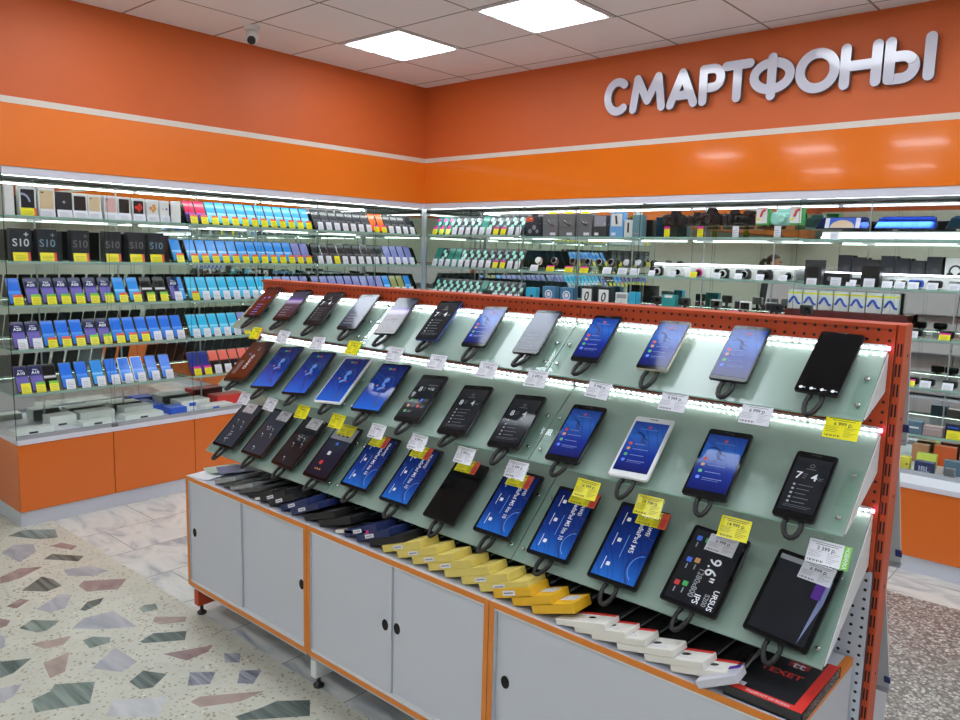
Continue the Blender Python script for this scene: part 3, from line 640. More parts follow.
def mix(s): return [dict(m=('mintb', 'W'), g=('greyb', 'W'), t=('mint', 'W'), M=('mintb', 'Ym'), G=('greyb', 'Ym'), R=('rose', 'Ym'))[c] for c in s]
phone_row('back', WA, ZA, 0, mix('RRRmggmtmGGmm'), us_a)
phone_row('back', WA, ZA, 1, mix('tmttmmmmgGGmm'), us_a)
phone_row('back', WA, ZA, 2, mix('mmmmmmmtmmggg'), us_a)

def goods_box(side, u, z, w_, h_, d_, mats, label, cat='box', name='product_box', group=None, v=.05, rz=0, art=None, tg=None, tw=.06, th=.05, lid=None):
    """upright carton; art(mb) draws printed shapes on its front face in local x,z"""
    F = frame((0, 0, 0), (1, 0, 0), (0, 0, 1), (0, -1, 0))
    t = thing(name, label, cat, place(side, u, v, z + .0045, rz), group)
    link('carton', MB().rbox(-w_ / 2, w_ / 2, 0, d_, 0, h_, .0012, 0).mesh('carton', mats[:1]), t)
    if art:
        a_ = MB(F); art(a_); link('printed_front', a_.mesh('printed_front', mats[1:]), t)
    if tg: link('price_tag', tag_mesh(tg, tw, th), t, T(0, -.014, 0) @ LEAN(10))
    if lid: link('hang_tab', lid, t)
    return t
# top shelf: white boxes with phone pictures
GB = 'white phone boxes on the top left shelf'
M_BOXW = mat('white_carton', rgb(238, 238, 236), .35); M_BOXK = mat('black_carton', rgb(38, 42, 50), .3); M_GOLD = mat('gold_print', rgb(226, 200, 160), .35); M_PINK = mat('pink_print', rgb(232, 186, 184), .35)
M_PLANET = mat('dark_planet_print', rgb(22, 24, 40), .3); M_GLOW = mat('pale_planet_print', rgb(170, 176, 200), .3); M_S10 = mat('silver_blue_print', rgb(120, 150, 170), .3); M_S10W = mat('silver_white_print', rgb(220, 226, 232), .3)
goods_box('left', -3.262, ZL[0], .05, .165, .09, [M_BOXW], 'plain white phone box standing sideways at left end of top shelf', group=GB)
def art_phone(mm_, col, extra=None):
    def f(a_):
        a_.slab(mm_[0] * .8, mm_[1] * .9, .0006, .006, .0002, 0, cy=mm_[1] * .49)
        if extra: extra(a_)
    return f
def x_planet(a_):
    for i in range(5):
        t0, t1 = R(100 - 18 * i), R(82 - 18 * i); r0, r1 = .036, .046
        a_.add([(-.03 + r0 * math.cos(t0), .07 + r0 * math.sin(t0) * 1.3, .001), (-.03 + r1 * math.cos(t0), .07 + r1 * math.sin(t0) * 1.3, .001), (-.03 + r1 * math.cos(t1), .07 + r1 * math.sin(t1) * 1.3, .001), (-.03 + r0 * math.cos(t1), .07 + r0 * math.sin(t1) * 1.3, .001)], [(0, 3, 2, 1)], 1)
x_cam = lambda a_: a_.quad(-.03, -.016, .135, .142, .001, 1)
x_red = lambda a_: [a_.disc(x_, z_, .012, .001 + i * .0001, 1) for i, (x_, z_) in enumerate(((-.012, .085), (.008, .1), (.004, .07), (.014, .085)))]
bx = [(-3.166, .09, .168, 'black planet picture, nearest the left end', [M_BOXW, M_PLANET, M_GLOW], art_phone((.09, .16), 0, x_planet), 'YR'),
      (-3.064, .092, .165, 'gold phone back, second from left', [M_BOXW, M_GOLD, M_BLACK], art_phone((.095, .16), 0, x_cam), 'W'),
      (-2.968, .092, .150, 'all black front with tiny white mark', [M_BOXK, M_BLACK, M_GLOW], lambda a_: a_.disc(0, .09, .008, .001, 1), 'W'),
      (-2.877, .086, .148, 'plain black phone front, left of a gold one', [M_BOXW, M_BLACK], art_phone((.086, .14), 0), 'W'),
      (-2.791, .080, .146, 'smaller gold phone back beside the pink one', [M_BOXW, M_GOLD, M_BLACK], art_phone((.08, .14), 0, lambda a_: a_.quad(-.026, -.016, .118, .124, .001, 1)), 'W'),
      (-2.694, .080, .146, 'pink phone back', [M_BOXW, M_PINK, M_BLACK], art_phone((.08, .14), 0, lambda a_: a_.quad(-.026, -.016, .118, .124, .001, 1)), 'W'),
      (-2.610, .080, .144, 'plain black phone front, right of pink one', [M_BOXW, M_BLACK], art_phone((.08, .14), 0), 'W'),
      (-2.518, .080, .142, 'black phone with red blot', [M_BOXW, M_BLACK, M_RED], art_phone((.08, .135), 0, x_red), 'W'),
      (-2.425, .078, .140, 'white phone with golden blot', [M_BOXW, M_WHITE_M, mat('amber_print', rgb(226, 160, 90), .4)], art_phone((.078, .13), 0, x_red), 'W'),
      (-2.345, .062, .138, 'narrow gold and blue stripes', [M_BOXW, M_GOLD, M_BLUEP], lambda a_: (a_.disc(-.012, .085, .007, .001, 0), a_.disc(.014, .085, .007, .001, 1)), 'W')]
for u, w_, h_, nm, ms, ar, tg in bx:
    goods_box('left', u, ZL[0], w_, h_, .05, ms, f'white box showing {nm}, top left shelf' if 'all black' not in nm else 'black phone box with tiny white mark, top left shelf', group=GB, art=ar, tg=tg, tw=min(w_, .085), th=.045)
goods_box('left', -2.270, ZL[0], .06, .140, .05, [M_BOXW], 'plain white box end closing the row of phone boxes, top left shelf', group=GB, v=.045, rz=-25)
# second shelf: black boxes with large figures
def art_s10(mk, plus):
    def f(a_):
        a_.text('S10', .062, 0, .108, .0008, 0)
        if plus: a_.text('+', .05, .03, .155, .0008, 0)
    return f
GS = 'black S10 boxes on the second left shelf'
for i, (u, nm, mk, pl, dx) in enumerate(((-3.215, 'bright silver S10 with plus, leftmost', M_S10W, 1, .05), (-3.072, 'blue-grey S10 with plus, second from left', M_S10, 1, .06), (-2.885, 'dim S10 lettering, third from left', M_GREY, 1, 0), (-2.69, 'dim S10 lettering, fourth from left', M_GREY, 0, .05), (-2.54, 'dim S10 lettering, fifth from left', M_GREY, 0, -.06), (-2.408, 'blue-grey S10 lettering, rightmost', M_S10, 0, .075))):
    goods_box('left', u, ZL[1], .108, .19, .055, [M_BOXK, mk], f'black phone box with {nm} on second left shelf', group=GS, art=art_s10(mk, pl), tg='YR', tw=.092, th=.052)
    if dx: goods_box('left', u + dx, ZL[1], .10, .178, .05, [M_BOXK if i < 5 else mat('dark_maroon_carton', rgb(52, 30, 32), .4)], f'plain dark phone box behind the S10 box that is {ORD[i+1]} from left', group='dark boxes behind the S10 boxes', v=.125)
# white trays and flat boxes lying on the bottom deck of the left cases
GT = 'flat boxes lying on the left case deck'
rnd = random.Random(11)
M_TRAY = mat('pale_grey_carton', rgb(222, 226, 222), .4, var=.03)
for i, (u, v, w_, d_, h_, nm) in enumerate(((-3.18, .10, .22, .10, .035, 'leftmost, near the end glass'), (-2.97, .22, .16, .12, .07, 'behind, under the third phone'), (-2.80, .10, .20, .11, .03, 'in front, left of the pane lock'), (-2.74, .26, .22, .12, .06, 'behind the pane lock'), (-2.50, .10, .26, .12, .035, 'in front, right of the pane lock'), (-2.46, .27, .2, .12, .055, 'behind, left of the blue-ended box'))):
    goods_box('left', u, .5256, w_, h_, d_, [M_TRAY, M_DTXT], f'pale flat carton on the left case deck, {nm}', name='flat_box', group=GT, v=v, art=(lambda a_: a_.quad(-.03, .02, .008, .02, .0008, 0)))
for u, v, nm in ((-2.33, .28, 'behind, left of the glass joint'), (-2.26, .10, 'in front, at the glass joint')):
    t = goods_box('left', u, .5256, .12, .045, .13, [M_BLUEP], f'blue flat box on the left case deck, {nm}', name='flat_box', group=GT, v=v)
goods_box('left', -2.08, .5256, .22, .06, .16, [M_BOXW, M_BLUEP], 'white flat box with blue mark on deck, right of the glass joint', name='flat_box', group=GT, v=.2, art=lambda a_: a_.quad(-.05, .0, .02, .045, .0008, 0))
goods_box('left', -1.98, .5256, .22, .035, .12, [M_BOXW, M_BLUEP], 'white flat box with blue mark in front, right of the glass joint', name='flat_box', group=GT, v=.05, art=lambda a_: a_.quad(-.05, .0, .01, .025, .0008, 0))
goods_box('left', -1.80, .5256, .24, .07, .14, [M_RED, M_BOXW], 'red flat box on the deck right of the white flat boxes', name='flat_box', group=GT, v=.18)

# back wall: headset boxes
def hang(w_, h_, m_): return MB().box(-w_ * .3, w_ * .3, .02, .022, h_, h_ + .02).mesh('hang_tab', [m_])
def art_headset(a_):
    a_.quad(-.05, .05, .02, .05, .0006, 0)
    a_.tube([(-.02, .12, .004), (.0, .105, .006), (.02, .095, .004)], .006, 6, 1)
    a_.disc(-.022, .123, .011, .0045, 1)
GH = 'accessory boxes on top shelf of the watch case'
goods_box('back', 1.172, ZBk[0], .145, .155, .06, [M_BOXK, M_ORP, M_LTXT], 'black hanging pack with orange corner left of the grey headset boxes', group=GH, art=lambda a_: (a_.quad(-.07, .0, .115, .15, .0006, 0), a_.disc(.01, .07, .02, .0008, 1), a_.disc(-.03, .04, .018, .0008, 1), a_.disc(.04, .04, .015, .0008, 1)), lid=hang(.1, .155, M_BOXK))
for u, nm in ((1.338, 'leftmost of three'), (1.494, 'middle of three'), (1.648, 'rightmost of three')):
    goods_box('back', u, ZBk[0], .14, .17, .06, [M_GREY, M_TAGW, M_BLACK], f'grey headset box with yellow hang tab, {nm} on top shelf', group=GH, art=lambda a_: (a_.quad(.0, .05, .01, .03, .0006, 0), a_.tube([(-.025, .12, .005), (.0, .1, .007), (.03, .085, .005)], .008, 6, 1)), lid=hang(.13, .17, M_TAGY))
goods_box('back', 1.79, ZBk[0], .11, .155, .06, [M_DGREY, M_LTXT, M_TAGW], 'dark grey box with pale top half left of the blue box', group=GH, art=lambda a_: (a_.quad(-.05, .05, .075, .15, .0006, 0), a_.quad(-.045, -.01, .01, .03, .0008, 1)))
goods_box('back', 1.93, ZBk[0], .11, .175, .06, [mat('blue_carton', rgb(110, 168, 222), .4), M_BOXW, M_BLACK, M_TAGW], 'light blue and white headset box on top shelf', group=GH, art=lambda a_: (a_.quad(-.045, .045, .075, .165, .0006, 0), a_.tube([(-.005, .15, .004), (.0, .12, .006), (.004, .09, .004)], .008, 6, 1), a_.quad(-.04, -.005, .01, .03, .0008, 2)), lid=hang(.1, .175, M_BOXW))
goods_box('back', 2.03, ZBk[0], .07, .12, .05, [M_TRAY, M_BLACK], 'small pale box between the blue box and the teal box', group=GH, art=lambda a_: a_.quad(-.01, .005, .03, .1, .0006, 0))
goods_box('back', 2.10, ZBk[0], .08, .155, .06, [mat('slate_teal_carton', rgb(104, 142, 150), .4), M_LTXT], 'slate teal box at right end of the headset box row', group=GH, art=lambda a_: a_.quad(-.03, .03, .02, .03, .0006, 0), lid=hang(.08, .155, M_TRAY))
# watches on second shelf
def watch(u, z, tg, label, face=M_BEZEL, strap=M_BLACK):
    t = thing('wrist_watch', label, 'watch', place('back', u, .06, z + .0045), 'watches on the second shelf')
    L_ = LEAN(20) @ T(0, .062, -.012)
    link('stand', cached('wst', lambda: MB().box(-.03, .03, 0, .06, 0, .004).box(-.014, .014, .03, .036, .004, .10).mesh('stand', [M_ACRY])), t)
    link('watch_case', cached(('wc', face.name), lambda: MB().lathe([(.0001, 0), (.025, 0), (.027, .004), (.025, .011), (.021, .012)], 18, 0).disc(0, 0, .0212, .0122, 1, 18).mesh('watch_case', [M_SILVER if face is M_BEZEL else face, face], True)), t, L_ @ T(0, .03, .004))
    def st():
        pts = [(0, .03 + .031 * math.cos(R(a_)), -.012 + .026 * math.sin(R(a_))) for a_ in range(60, -241, -20)]
        m_ = MB()
        for k in range(len(pts) - 1):
            (x0, y0, z0), (x1, y1, z1) = pts[k], pts[k + 1]
            m_.add([(-.009, y0, z0), (.009, y0, z0), (.009, y1, z1), (-.009, y1, z1), (-.009, y0, z0 - .002), (.009, y0, z0 - .002), (.009, y1, z1 - .002), (-.009, y1, z1 - .002)], [(0, 1, 2, 3), (7, 6, 5, 4), (0, 3, 7, 4), (1, 5, 6, 2)])
        return m_.mesh('strap', [strap])
    link('strap', cached(('ws', strap.name), st), t, L_ @ T(0, 0, .0))
    if tg: link('price_tag', tag_mesh(tg, .075, .05), t, T(0, -.022, .001) @ LEAN(20))
for u, tg, lb, fc, sp in ((1.198, 'W', 'pale pink watch with white tag, leftmost on second shelf', M_BOXW, M_PINK), (1.355, 'Ym', 'dark watch with red strap and yellow tag', M_BEZEL, mat('maroon_strap', rgb(120, 40, 48), .5)), (1.53, 'Ym', 'black watch with yellow tag, third on second shelf', M_BEZEL, M_BLACK), (1.67, 'Ym', 'black watch with yellow tag, fourth on second shelf', M_BEZEL, M_BLACK), (1.77, None, 'black watch without tag between yellow and white tags', M_BEZEL, M_BLACK), (1.87, 'W', 'black watch with white tag, sixth on second shelf', M_BEZEL, M_BLACK), (2.00, 'W', 'black bracelet watch with white tag beside the glass joint', M_SILVER, M_BLACK), (2.10, 'W', 'grey watch with white tag just left of the glass joint', M_SILVER, M_GREY)):
    watch(u, ZBk[1], tg, lb, fc, sp)
GW = 'small boxes on third shelf of the watch case'
ringart = lambda a_: [a_.add([(r_ * math.cos(i * .3927), .055 + r_ * math.sin(i * .3927), .0008 + .0002 * k) for i in range(16)], [tuple(range(16))], k) for k, r_ in enumerate((.036, .026, .018))]
bandart = lambda a_: (a_.slab(.085, .11, .0004, .004, .0001, 0, cy=.06), a_.add([(.02 * math.cos(i * .524) + .006 * math.sin(i * .524), .06 + .036 * math.sin(i * .524), .001) for i in range(12)], [tuple(range(12))], 1), a_.add([(.009 * math.cos(i * .524) + .003 * math.sin(i * .524), .06 + .024 * math.sin(i * .524), .0014) for i in range(12)], [tuple(range(12))], 0))
goods_box('back', 1.169, ZBk[2], .10, .10, .05, [M_CYAN, M_BLACK], 'cyan box with black mark on third shelf above the pegboard edge', group=GW, art=lambda a_: a_.disc(.01, .03, .014, .0008, 0))
for u, nm in ((1.346, 'left one'), (1.515, 'right one')):
    goods_box('back', u, ZBk[2], .12, .115, .06, [mat('steel_blue_carton', rgb(78, 128, 170), .4), M_BOXW, M_BLUEP, M_BOXW], f'steel blue box with round white emblem, {nm} of two', group=GW, art=ringart)
for u, nm in ((1.70, 'left one'), (1.848, 'right one')):
    goods_box('back', u, ZBk[2], .112, .135, .06, [M_BOXK, M_BOXW, M_BLACK], f'white box picturing a black fitness band, {nm} of two', group=GW, art=bandart)
goods_box('back', 2.0, ZBk[2], .10, .10, .05, [M_TRAY, M_LTXT, M_PINK], 'pale grey box with small pink print right of fitness band boxes', group=GW, art=lambda a_: (a_.quad(-.04, .04, .06, .09, .0006, 0), a_.disc(0, .02, .012, .0008, 1)))
goods_box('back', 2.095, ZBk[2], .07, .11, .05, [M_CYAN], 'cyan pouch box on third shelf beside the glass joint', group=GW)
# black pouch above the pegboard edge in corner case
single('camera_pouch', MB().lathe([(.03, 0), (.047, .008), (.05, .05), (.046, .075), (.03, .083), (.001, .084)], 14).mesh('camera_pouch', [M_RUBBER], True), place('back', .70, .06, ZA[2] + .0045) @ Matrix.Diagonal((1, .6, 1, 1)), 'small black rounded pouch just above the orange pegboard edge, corner case', 'pouch')

# big cameras on the top shelf
RS = .078
def riser(u0, u1, v0, v1, z, h, label, m_=M_ACRY, name='acrylic_riser'):
    t = single(name, MB().box(u0, u1, v0, v1, h - .004, h).box(u0, u1, v0, v0 + .003, 0, h - .0041).box(u0, u1, v1 - .003, v1, 0, h - .0041).mesh(name, [m_]), place('back', 0, 0, z + .0045), label, 'riser')
    return t
riser(2.20, 3.235, .045, .25, ZBk[0], RS, 'clear riser under the large cameras on the top shelf')
riser(3.27, 4.30, .09, .25, ZD[0], .055, 'clear riser under the mirror recorders on the top shelf')
riser(3.09, 3.82, .29, .405, ZD[2] + .022, .085, 'dark red riser under the blue swoosh cartons', mat('dark_red_panel', rgb(96, 34, 34), .4), 'carton_riser')
def dslr(u, z, w_, h_, label, lens_r=.029, turn=0):
    t = thing('reflex_camera', label, 'camera', place('back', u, .13, z + .005 + RS, turn), 'large cameras on the top shelf')
    link('camera_body', MB().rbox(-w_ / 2, w_ / 2, -.03, .035, 0, h_ * .72, .008).rbox(-w_ / 2 - .002, -w_ / 2 + .035, -.045, .03, 0, h_ * .68, .01).mesh('camera_body', [M_RUBBER], True), t)
    link('viewfinder', MB().prism([(-.03, 0), (.03, 0), (.018, h_ * .28), (-.018, h_ * .28)], -.03, .03, 0, frame((.012, 0, h_ * .715), (1, 0, 0), (0, 0, 1), (0, -1, 0))).mesh('viewfinder', [M_BLACK]), t)
    F = frame((.012, -.03, h_ * .36), (1, 0, 0), (0, 0, 1), (0, -1, 0))
    link('lens', MB().lathe([(lens_r, 0), (lens_r, .03), (lens_r * .94, .034), (lens_r * .94, .06), (lens_r * .8, .064), (lens_r * .7, .05), (.0001, .046)], 18, 0, F).mesh('lens', [M_BLACK], True), t)
    link('mode_dial', MB().cyl(.01, h_ * .719, h_ * .719 + .008, 12, 0, T(-w_ * .33, 0, 0)).mesh('mode_dial', [M_GREY]), t)
dslr(2.345, ZBk[0], .145, .105, 'black camera, leftmost of three on the top shelf')
dslr(2.50, ZBk[0], .12, .09, 'grey black camera seen turned, between two larger cameras', .026, 35)
dslr(2.61, ZBk[0], .125, .118, 'tall black camera, third from left on the top shelf', .032)
dslr(2.765, ZBk[0], .15, .105, 'black camera with long side lens, right end of camera row', .028, 40)
dslr(2.87, ZBk[0], .07, .095, 'black lens barrelled camera half hidden, last before the film box', .028, -20)
def letter_art(a_):
    a_.quad(-.04, .03, .01, .11, .0006, 0); a_.tube([(-.012, .05, .004), (.0, .085, .004), (.018, .095, .004)], .007, 6, 1); a_.disc(-.025, .035, .009, .001, 2)
for u, nm in ((2.995, 'left of the mint toy camera'), (3.205, 'right of the mint toy camera')):
    goods_box('back', u, ZBk[0] + RS + .0005, .08, .105, .05, [mat('leaf_green_carton', rgb(70, 170, 84), .4), M_BOXW, M_RED, M_TAGY], f'white and green film box {nm}', group='film boxes beside the toy camera', art=letter_art)
t = thing('instant_camera', 'mint green rounded toy camera on the top shelf', 'camera', place('back', 3.10, .11, ZBk[0] + .005 + RS))
link('camera_body', MB().slab(.15, .08, .06, .035, .01, 0, frame((0, .03, .04), (1, 0, 0), (0, 0, 1), (0, -1, 0))).mesh('camera_body', [M_MINT], True), t)
link('top_hump', MB().slab(.085, .05, .05, .014, .008, 0, frame((.012, .026, .075), (1, 0, 0), (0, 0, 1), (0, -1, 0))).mesh('top_hump', [M_MINT], True), t)
link('lens', MB().lathe([(.026, 0), (.026, .022), (.02, .026), (.0001, .02)], 16, 0, frame((.01, -.03, .04), (1, 0, 0), (0, 0, 1), (0, -1, 0))).mesh('lens', [M_MINT], True), t)
for u, k, nm in ((2.34, 'Ym', 'below the leftmost black camera'), (2.585, 'Ym', 'below the tall black camera'), (2.83, 'W', 'below the rightmost black camera'), (3.10, 'W', 'below the mint toy camera')):
    single('price_tag', tag_mesh(k, .042, .07), place('back', u, .040, ZBk[0] + .006) @ frame((0, 0, 0), (1, 0, 0), (0, 0, 1), (0, -1, 0)), f'{"white" if k == "W" else "yellow and magenta"} hanging price tag {nm}', 'price tag', 'hanging tags on the camera shelf')
# compact cameras
def compact(u, z, body, ring, tg, label, group, side='back', v=.09, s=1):
    t = thing('compact_camera', label, 'camera', place(side, u, v, z + .0045), group)
    link('camera_body', cached(('cb', body.name, s), lambda: MB().slab(.10 * s, .06 * s, .024, .012, .003, 0, frame((0, .012, .034 * s), (1, 0, 0), (0, 0, 1), (0, -1, 0))).rbox(.012 * s, .04 * s, -.004, .008, .064 * s, .068 * s, .001).mesh('camera_body', [body], True)), t)
    F = frame((.012 * s, -.012, .033 * s), (1, 0, 0), (0, 0, 1), (0, -1, 0))
    link('lens', cached(('cl', ring.name, s), lambda: MB().lathe([(.026 * s, 0), (.026 * s, .008), (.022 * s, .012)], 16, 0, F).lathe([(.019 * s, .011), (.016 * s, .018), (.0001, .0185)], 14, 1, F).mesh('lens', [ring, M_BEZEL], True)), t)
    link('stand', cached(('cs', s), lambda: MB().box(-.055 * s, .055 * s, -.03, .03, 0, .004).mesh('stand', [M_ACRY])), t)
    if tg: link('price_tag', tag_mesh(tg, .05, .042), t, T(-.015, -.05, 0) @ LEAN(25))
GC = 'compact cameras on the lit second shelf'
for u, bd, rg, tg, lb in ((2.251, M_BLACK, M_BOXW, 'W', 'black compact camera with white lens ring, leftmost on lit shelf'), (2.411, M_BOXW, M_BOXW, 'W', 'white compact camera with white tag, second on lit shelf'), (2.565, M_BOXW, M_MAG, 'Y', 'white compact camera with magenta label and yellow tag'), (2.733, M_BLACK, M_BOXW, 'W', 'black compact camera with bright lens ring in mid shelf'), (2.88, M_DGREY, M_SILVER, 'W', 'dark compact camera with silver lens, fifth on lit shelf'), (3.023, M_DGREY, M_BLACK, 'W', 'dark compact camera with black lens, sixth on lit shelf'), (3.168, M_BOXW, M_SILVER, 'W', 'white compact camera beside the glass joint on lit shelf')):
    compact(u, ZBk[1], bd, rg, tg, lb, GC)
def board(u0, u1, v, z, h, label):
    single('display_board', MB().box(0, u1 - u0, -.0015, .0015, 0, h, 0, Matrix.Rotation(R(-14), 4, 'X')).mesh('display_board', [M_BOXW]), place('back', u0, v, z + .0055), label, 'board', 'white boards behind the small cameras')
board(2.2, 3.2, .122, ZBk[1], .072, 'white sloped board behind the compact cameras')
board(3.30, 4.22, .140, ZD[1], .066, 'white sloped board behind the dash cameras on second shelf')
board(3.36, 4.28, .066, ZD[0], .045, 'white sloped board in front of the mirror recorders')
single('led_bar', MB().box(0, 1.0, 0, .012, 0, .012).mesh('led_bar', [M_LEDV]), place('back', 2.2, .15, ZBk[1] + .0045 + .078) , 'bright white light bar behind the compact cameras', 'light bar')
M_LEDBASE = MB().box(0, .006, 0, .01, 0, .079).box(.994, 1.0, 0, .01, 0, .079).mesh('led_bar_post', [M_ALU])
bpy.data.objects['led_bar'].location.z += 0
link('led_bar_post', M_LEDBASE, bpy.data.objects['led_bar'], T(0, 0, -.079))
# action cameras on third shelf
def action(u, z, fr, label, v=.08, extra=None):
    t = thing('action_camera', label, 'camera', place('back', u, v, z + .0045), 'action cameras on the third shelf')
    F = frame((0, .012, .062), (1, 0, 0), (0, 0, 1), (0, -1, 0))
    link('housing', cached(('ah', fr.name), lambda: MB().slab(.072, .056, .03, .008, .003, 0, F).mesh('housing', [fr], True)), t)
    link('front_plate', cached('af', lambda: MB().slab(.060, .044, .003, .004, .001, 0, F @ T(0, 0, .0302)).mesh('front_plate', [M_BLACK])), t)
    link('lens', cached('al', lambda: MB().lathe([(.013, 0), (.013, .006), (.0001, .005)], 12, 0, F @ T(.012, .002, .033)).mesh('lens', [M_BEZEL], True)), t)
    link('mount', cached('am', lambda: MB().rbox(-.03, .03, -.03, .03, 0, .010, .004).box(-.007, .007, -.01, .01, .010, .036).mesh('mount', [M_BLACK])), t)
for u, fr, lb, v in ((2.274, M_BLACK, 'black action camera left of the teal box', .08), (2.488, M_DGREY, 'dark action camera on mount right of the teal box', .08), (2.719, M_SILVER, 'action camera in clear silver frame, middle of third shelf', .07), (2.855, M_SILVER, 'silver framed action camera standing behind another one', .14), (2.925, M_BOXW, 'white framed action camera in front, mid third shelf', .06), (3.06, M_SILVER, 'silver framed action camera half hidden behind black one', .15), (3.127, M_BLACK, 'black action camera with grey rim near the glass joint', .06), (3.30, M_DGREY, 'dark action camera just right of the glass joint', .08)):
    action(u, ZBk[2], fr, lb, v)
goods_box('back', 2.375, ZBk[2], .10, .105, .05, [M_TEAL, M_BOXW], 'teal box with white top label on the third shelf', art=lambda a_: a_.quad(-.03, .03, .085, .102, .0006, 0))
for u, nm in ((2.25, 'below the leftmost action camera'), (2.85, 'below the white framed action camera')):
    single('price_tag', MB().slab(.07, .03, .0012, .002, .0003, 0, cy=.015).mesh('price_tag', [M_MAG]), place('back', u, .035, ZBk[2] + .005) @ LEAN(25), f'magenta price tag {nm}', 'price tag', 'magenta tags on the third shelf')
swoosh = lambda a_: (a_.tube([(-.036 + .072 * q / 12, .055 + .022 * math.sin(q * .52 - .9), .002) for q in range(13)], .007, 6, 0), a_.quad(-.045, .045, .098, .108, .0006, 1))
for i in range(7):  # solid cartons added in place of a mirror image from across the room
    u = 3.135 + i * .096
    goods_box('back', u, ZD[2] + .022 + .0855, .088, .125, .04, [M_BOXW, M_BLUEP, M_TAGY], f'blue swoosh carton standing in for a reflection, {ORD[i+1]} from the left on third shelf', group='blue swoosh cartons behind the third shelf', art=swoosh, v=.34)

# mirror recorders on the top shelf of the right case
M_BMIR = mat('blue_mirror', rgb(50, 90, 210), .05, .9); M_DMIR = mat('dark_blue_mirror', rgb(40, 60, 120), .06, .8)
def mirror_cam(u, z, w_, face, label, pic=False):
    t = thing('mirror_recorder', label, 'mirror recorder', place('back', u, .145, z + .005 + .055), 'mirror recorders on the top shelf')
    L_ = LEAN(18) @ T(0, .046, .0) @ Matrix.Diagonal((1, 1.1, 1, 1))
    poly = [(-w_ / 2 + .0, -.03), (w_ / 2 - .01, -.035), (w_ / 2, -.02), (w_ / 2 - .012, .03), (w_ / 2 - .03, .036), (-w_ / 2 + .045, .036), (-w_ / 2 + .02, .025)]
    link('housing', MB().prism(poly, -.012, 0, 0, L_).mesh('housing', [M_BLACK]), t)
    link('mirror_face', MB().prism([(x * .975, y * .93) for x, y in poly], .0, .002, 0, L_).mesh('mirror_face', [face]), t)
    if pic:
        link('paper_band', MB().quad(-.085, .085, -.028, .03, .0024, 0, L_).add([(.07 * math.cos(R(a_)), -.027 + .045 * math.sin(R(a_)), .0027) for a_ in range(0, 181, 15)], [tuple(range(13))], 1, L_).quad(-.1, -.075, -.028, .03, .0026, 2, L_).quad(.075, .1, -.028, .03, .0026, 2, L_).mesh('paper_band', [M_BLUEP, M_GOLD, M_TAGW]), t)
    link('stand', MB().box(-w_ * .3, w_ * .3, -.02, .07, 0, .010).mesh('stand', [M_ACRY]), t)
mirror_cam(3.445, ZD[0], .31, M_DMIR, 'dark mirror recorder with arch picture band, left on top shelf', True)
mirror_cam(3.79, ZD[0], .33, M_BMIR, 'shiny bright blue mirror recorder in middle of top shelf')
mirror_cam(4.14, ZD[0], .29, mat('teal_mirror', rgb(40, 80, 100), .06, .8), 'teal dark mirror recorder cut by the right photo edge')
for u, nm in ((3.44, 'below the arch picture recorder'),):
    single('price_tag', tag_mesh('W', .05, .045), place('back', u, .034, ZD[0] + .005) @ LEAN(20), f'white price tag {nm}', 'price tag')
for z, u0, lb, v in ((ZD[0], 3.36, 'bright white light bar in front of the mirror recorders', .055), (ZD[1], 3.30, 'bright white light bar behind the small dash cameras', .17)):
    b_ = single('led_bar', MB().box(0, .92, 0, .012, .006 if v < .1 else .07, .014 if v < .1 else .08).mesh('led_bar', [M_LEDV]), place('back', u0, v, z + .0045), lb, 'light bar', 'light bars in the back cases')
    link('led_bar_post', MB().box(0, .006, 0, .01, 0, .07).box(.914, .92, 0, .01, 0, .07).mesh('led_bar_post', [M_ALU]) if v > .1 else MB().box(0, .92, 0, .012, 0, .006).mesh('led_bar_post', [M_ALU]), b_)
GD = 'dash cameras and boxes on the second right shelf'
def dashcam(u, z, label, col=M_BLACK, tg='W', big=1, v=.09, grp=GD):
    t = thing('dash_camera', label, 'dash camera', place('back', u, v, z + .0045), grp)
    F = frame((0, .01, .03 * big), (1, 0, 0), (0, 0, 1), (0, -1, 0))
    link('camera_body', cached(('db', col.name, big), lambda: MB().slab(.075 * big, .042 * big, .03, .012, .004, 0, F).mesh('camera_body', [col], True)), t)
    link('lens', cached(('dl', big), lambda: MB().lathe([(.017 * big, 0), (.016 * big, .012), (.0001, .013)], 14, 0, F @ T(.01 * big, 0, .03)).mesh('lens', [M_BEZEL], True)), t)
    link('bracket', cached(('dk', big), lambda: MB().box(-.02, .02, -.02, .03, 0, .004).box(-.006, .006, 0, .008, .004, .012 * big).mesh('bracket', [M_BLACK])), t)
    if tg: link('price_tag', tag_mesh(tg, .055, .042), t, T(-.005, -.05, 0) @ LEAN(25))
goods_box('back', 3.33, ZD[1], .10, .15, .08, [M_DGREY, M_BLACK], 'black cradle box with recess at left end of second right shelf', group=GD, art=lambda a_: (a_.slab(.07, .07, .001, .01, .0002, 0, cy=.075)), tg='W', tw=.06, th=.04)
goods_box('back', 3.47, ZD[1], .15, .075, .05, [M_BLACK, M_GREY], 'low long black recorder box beside the cradle box', group=GD, art=lambda a_: a_.disc(-.04, .04, .015, .0008, 0), tg='W')
goods_box('back', 3.655, ZD[1], .10, .125, .07, [M_BLACK, M_GREY], 'tall black radar box in the middle of second right shelf', group=GD, art=lambda a_: a_.quad(-.03, .03, .02, .05, .0006, 0), tg='W')
for i, (u, c_) in enumerate(((3.56, M_DGREY), (3.755, M_SILVER), (3.82, M_BOXW), (3.89, M_BLUEP), (3.985, M_BLACK), (4.09, M_SILVER))):
    dashcam(u, ZD[1], f'{["dark grey", "silver", "white", "blue", "black", "pale silver"][i]} small dash camera on the second right shelf', c_)
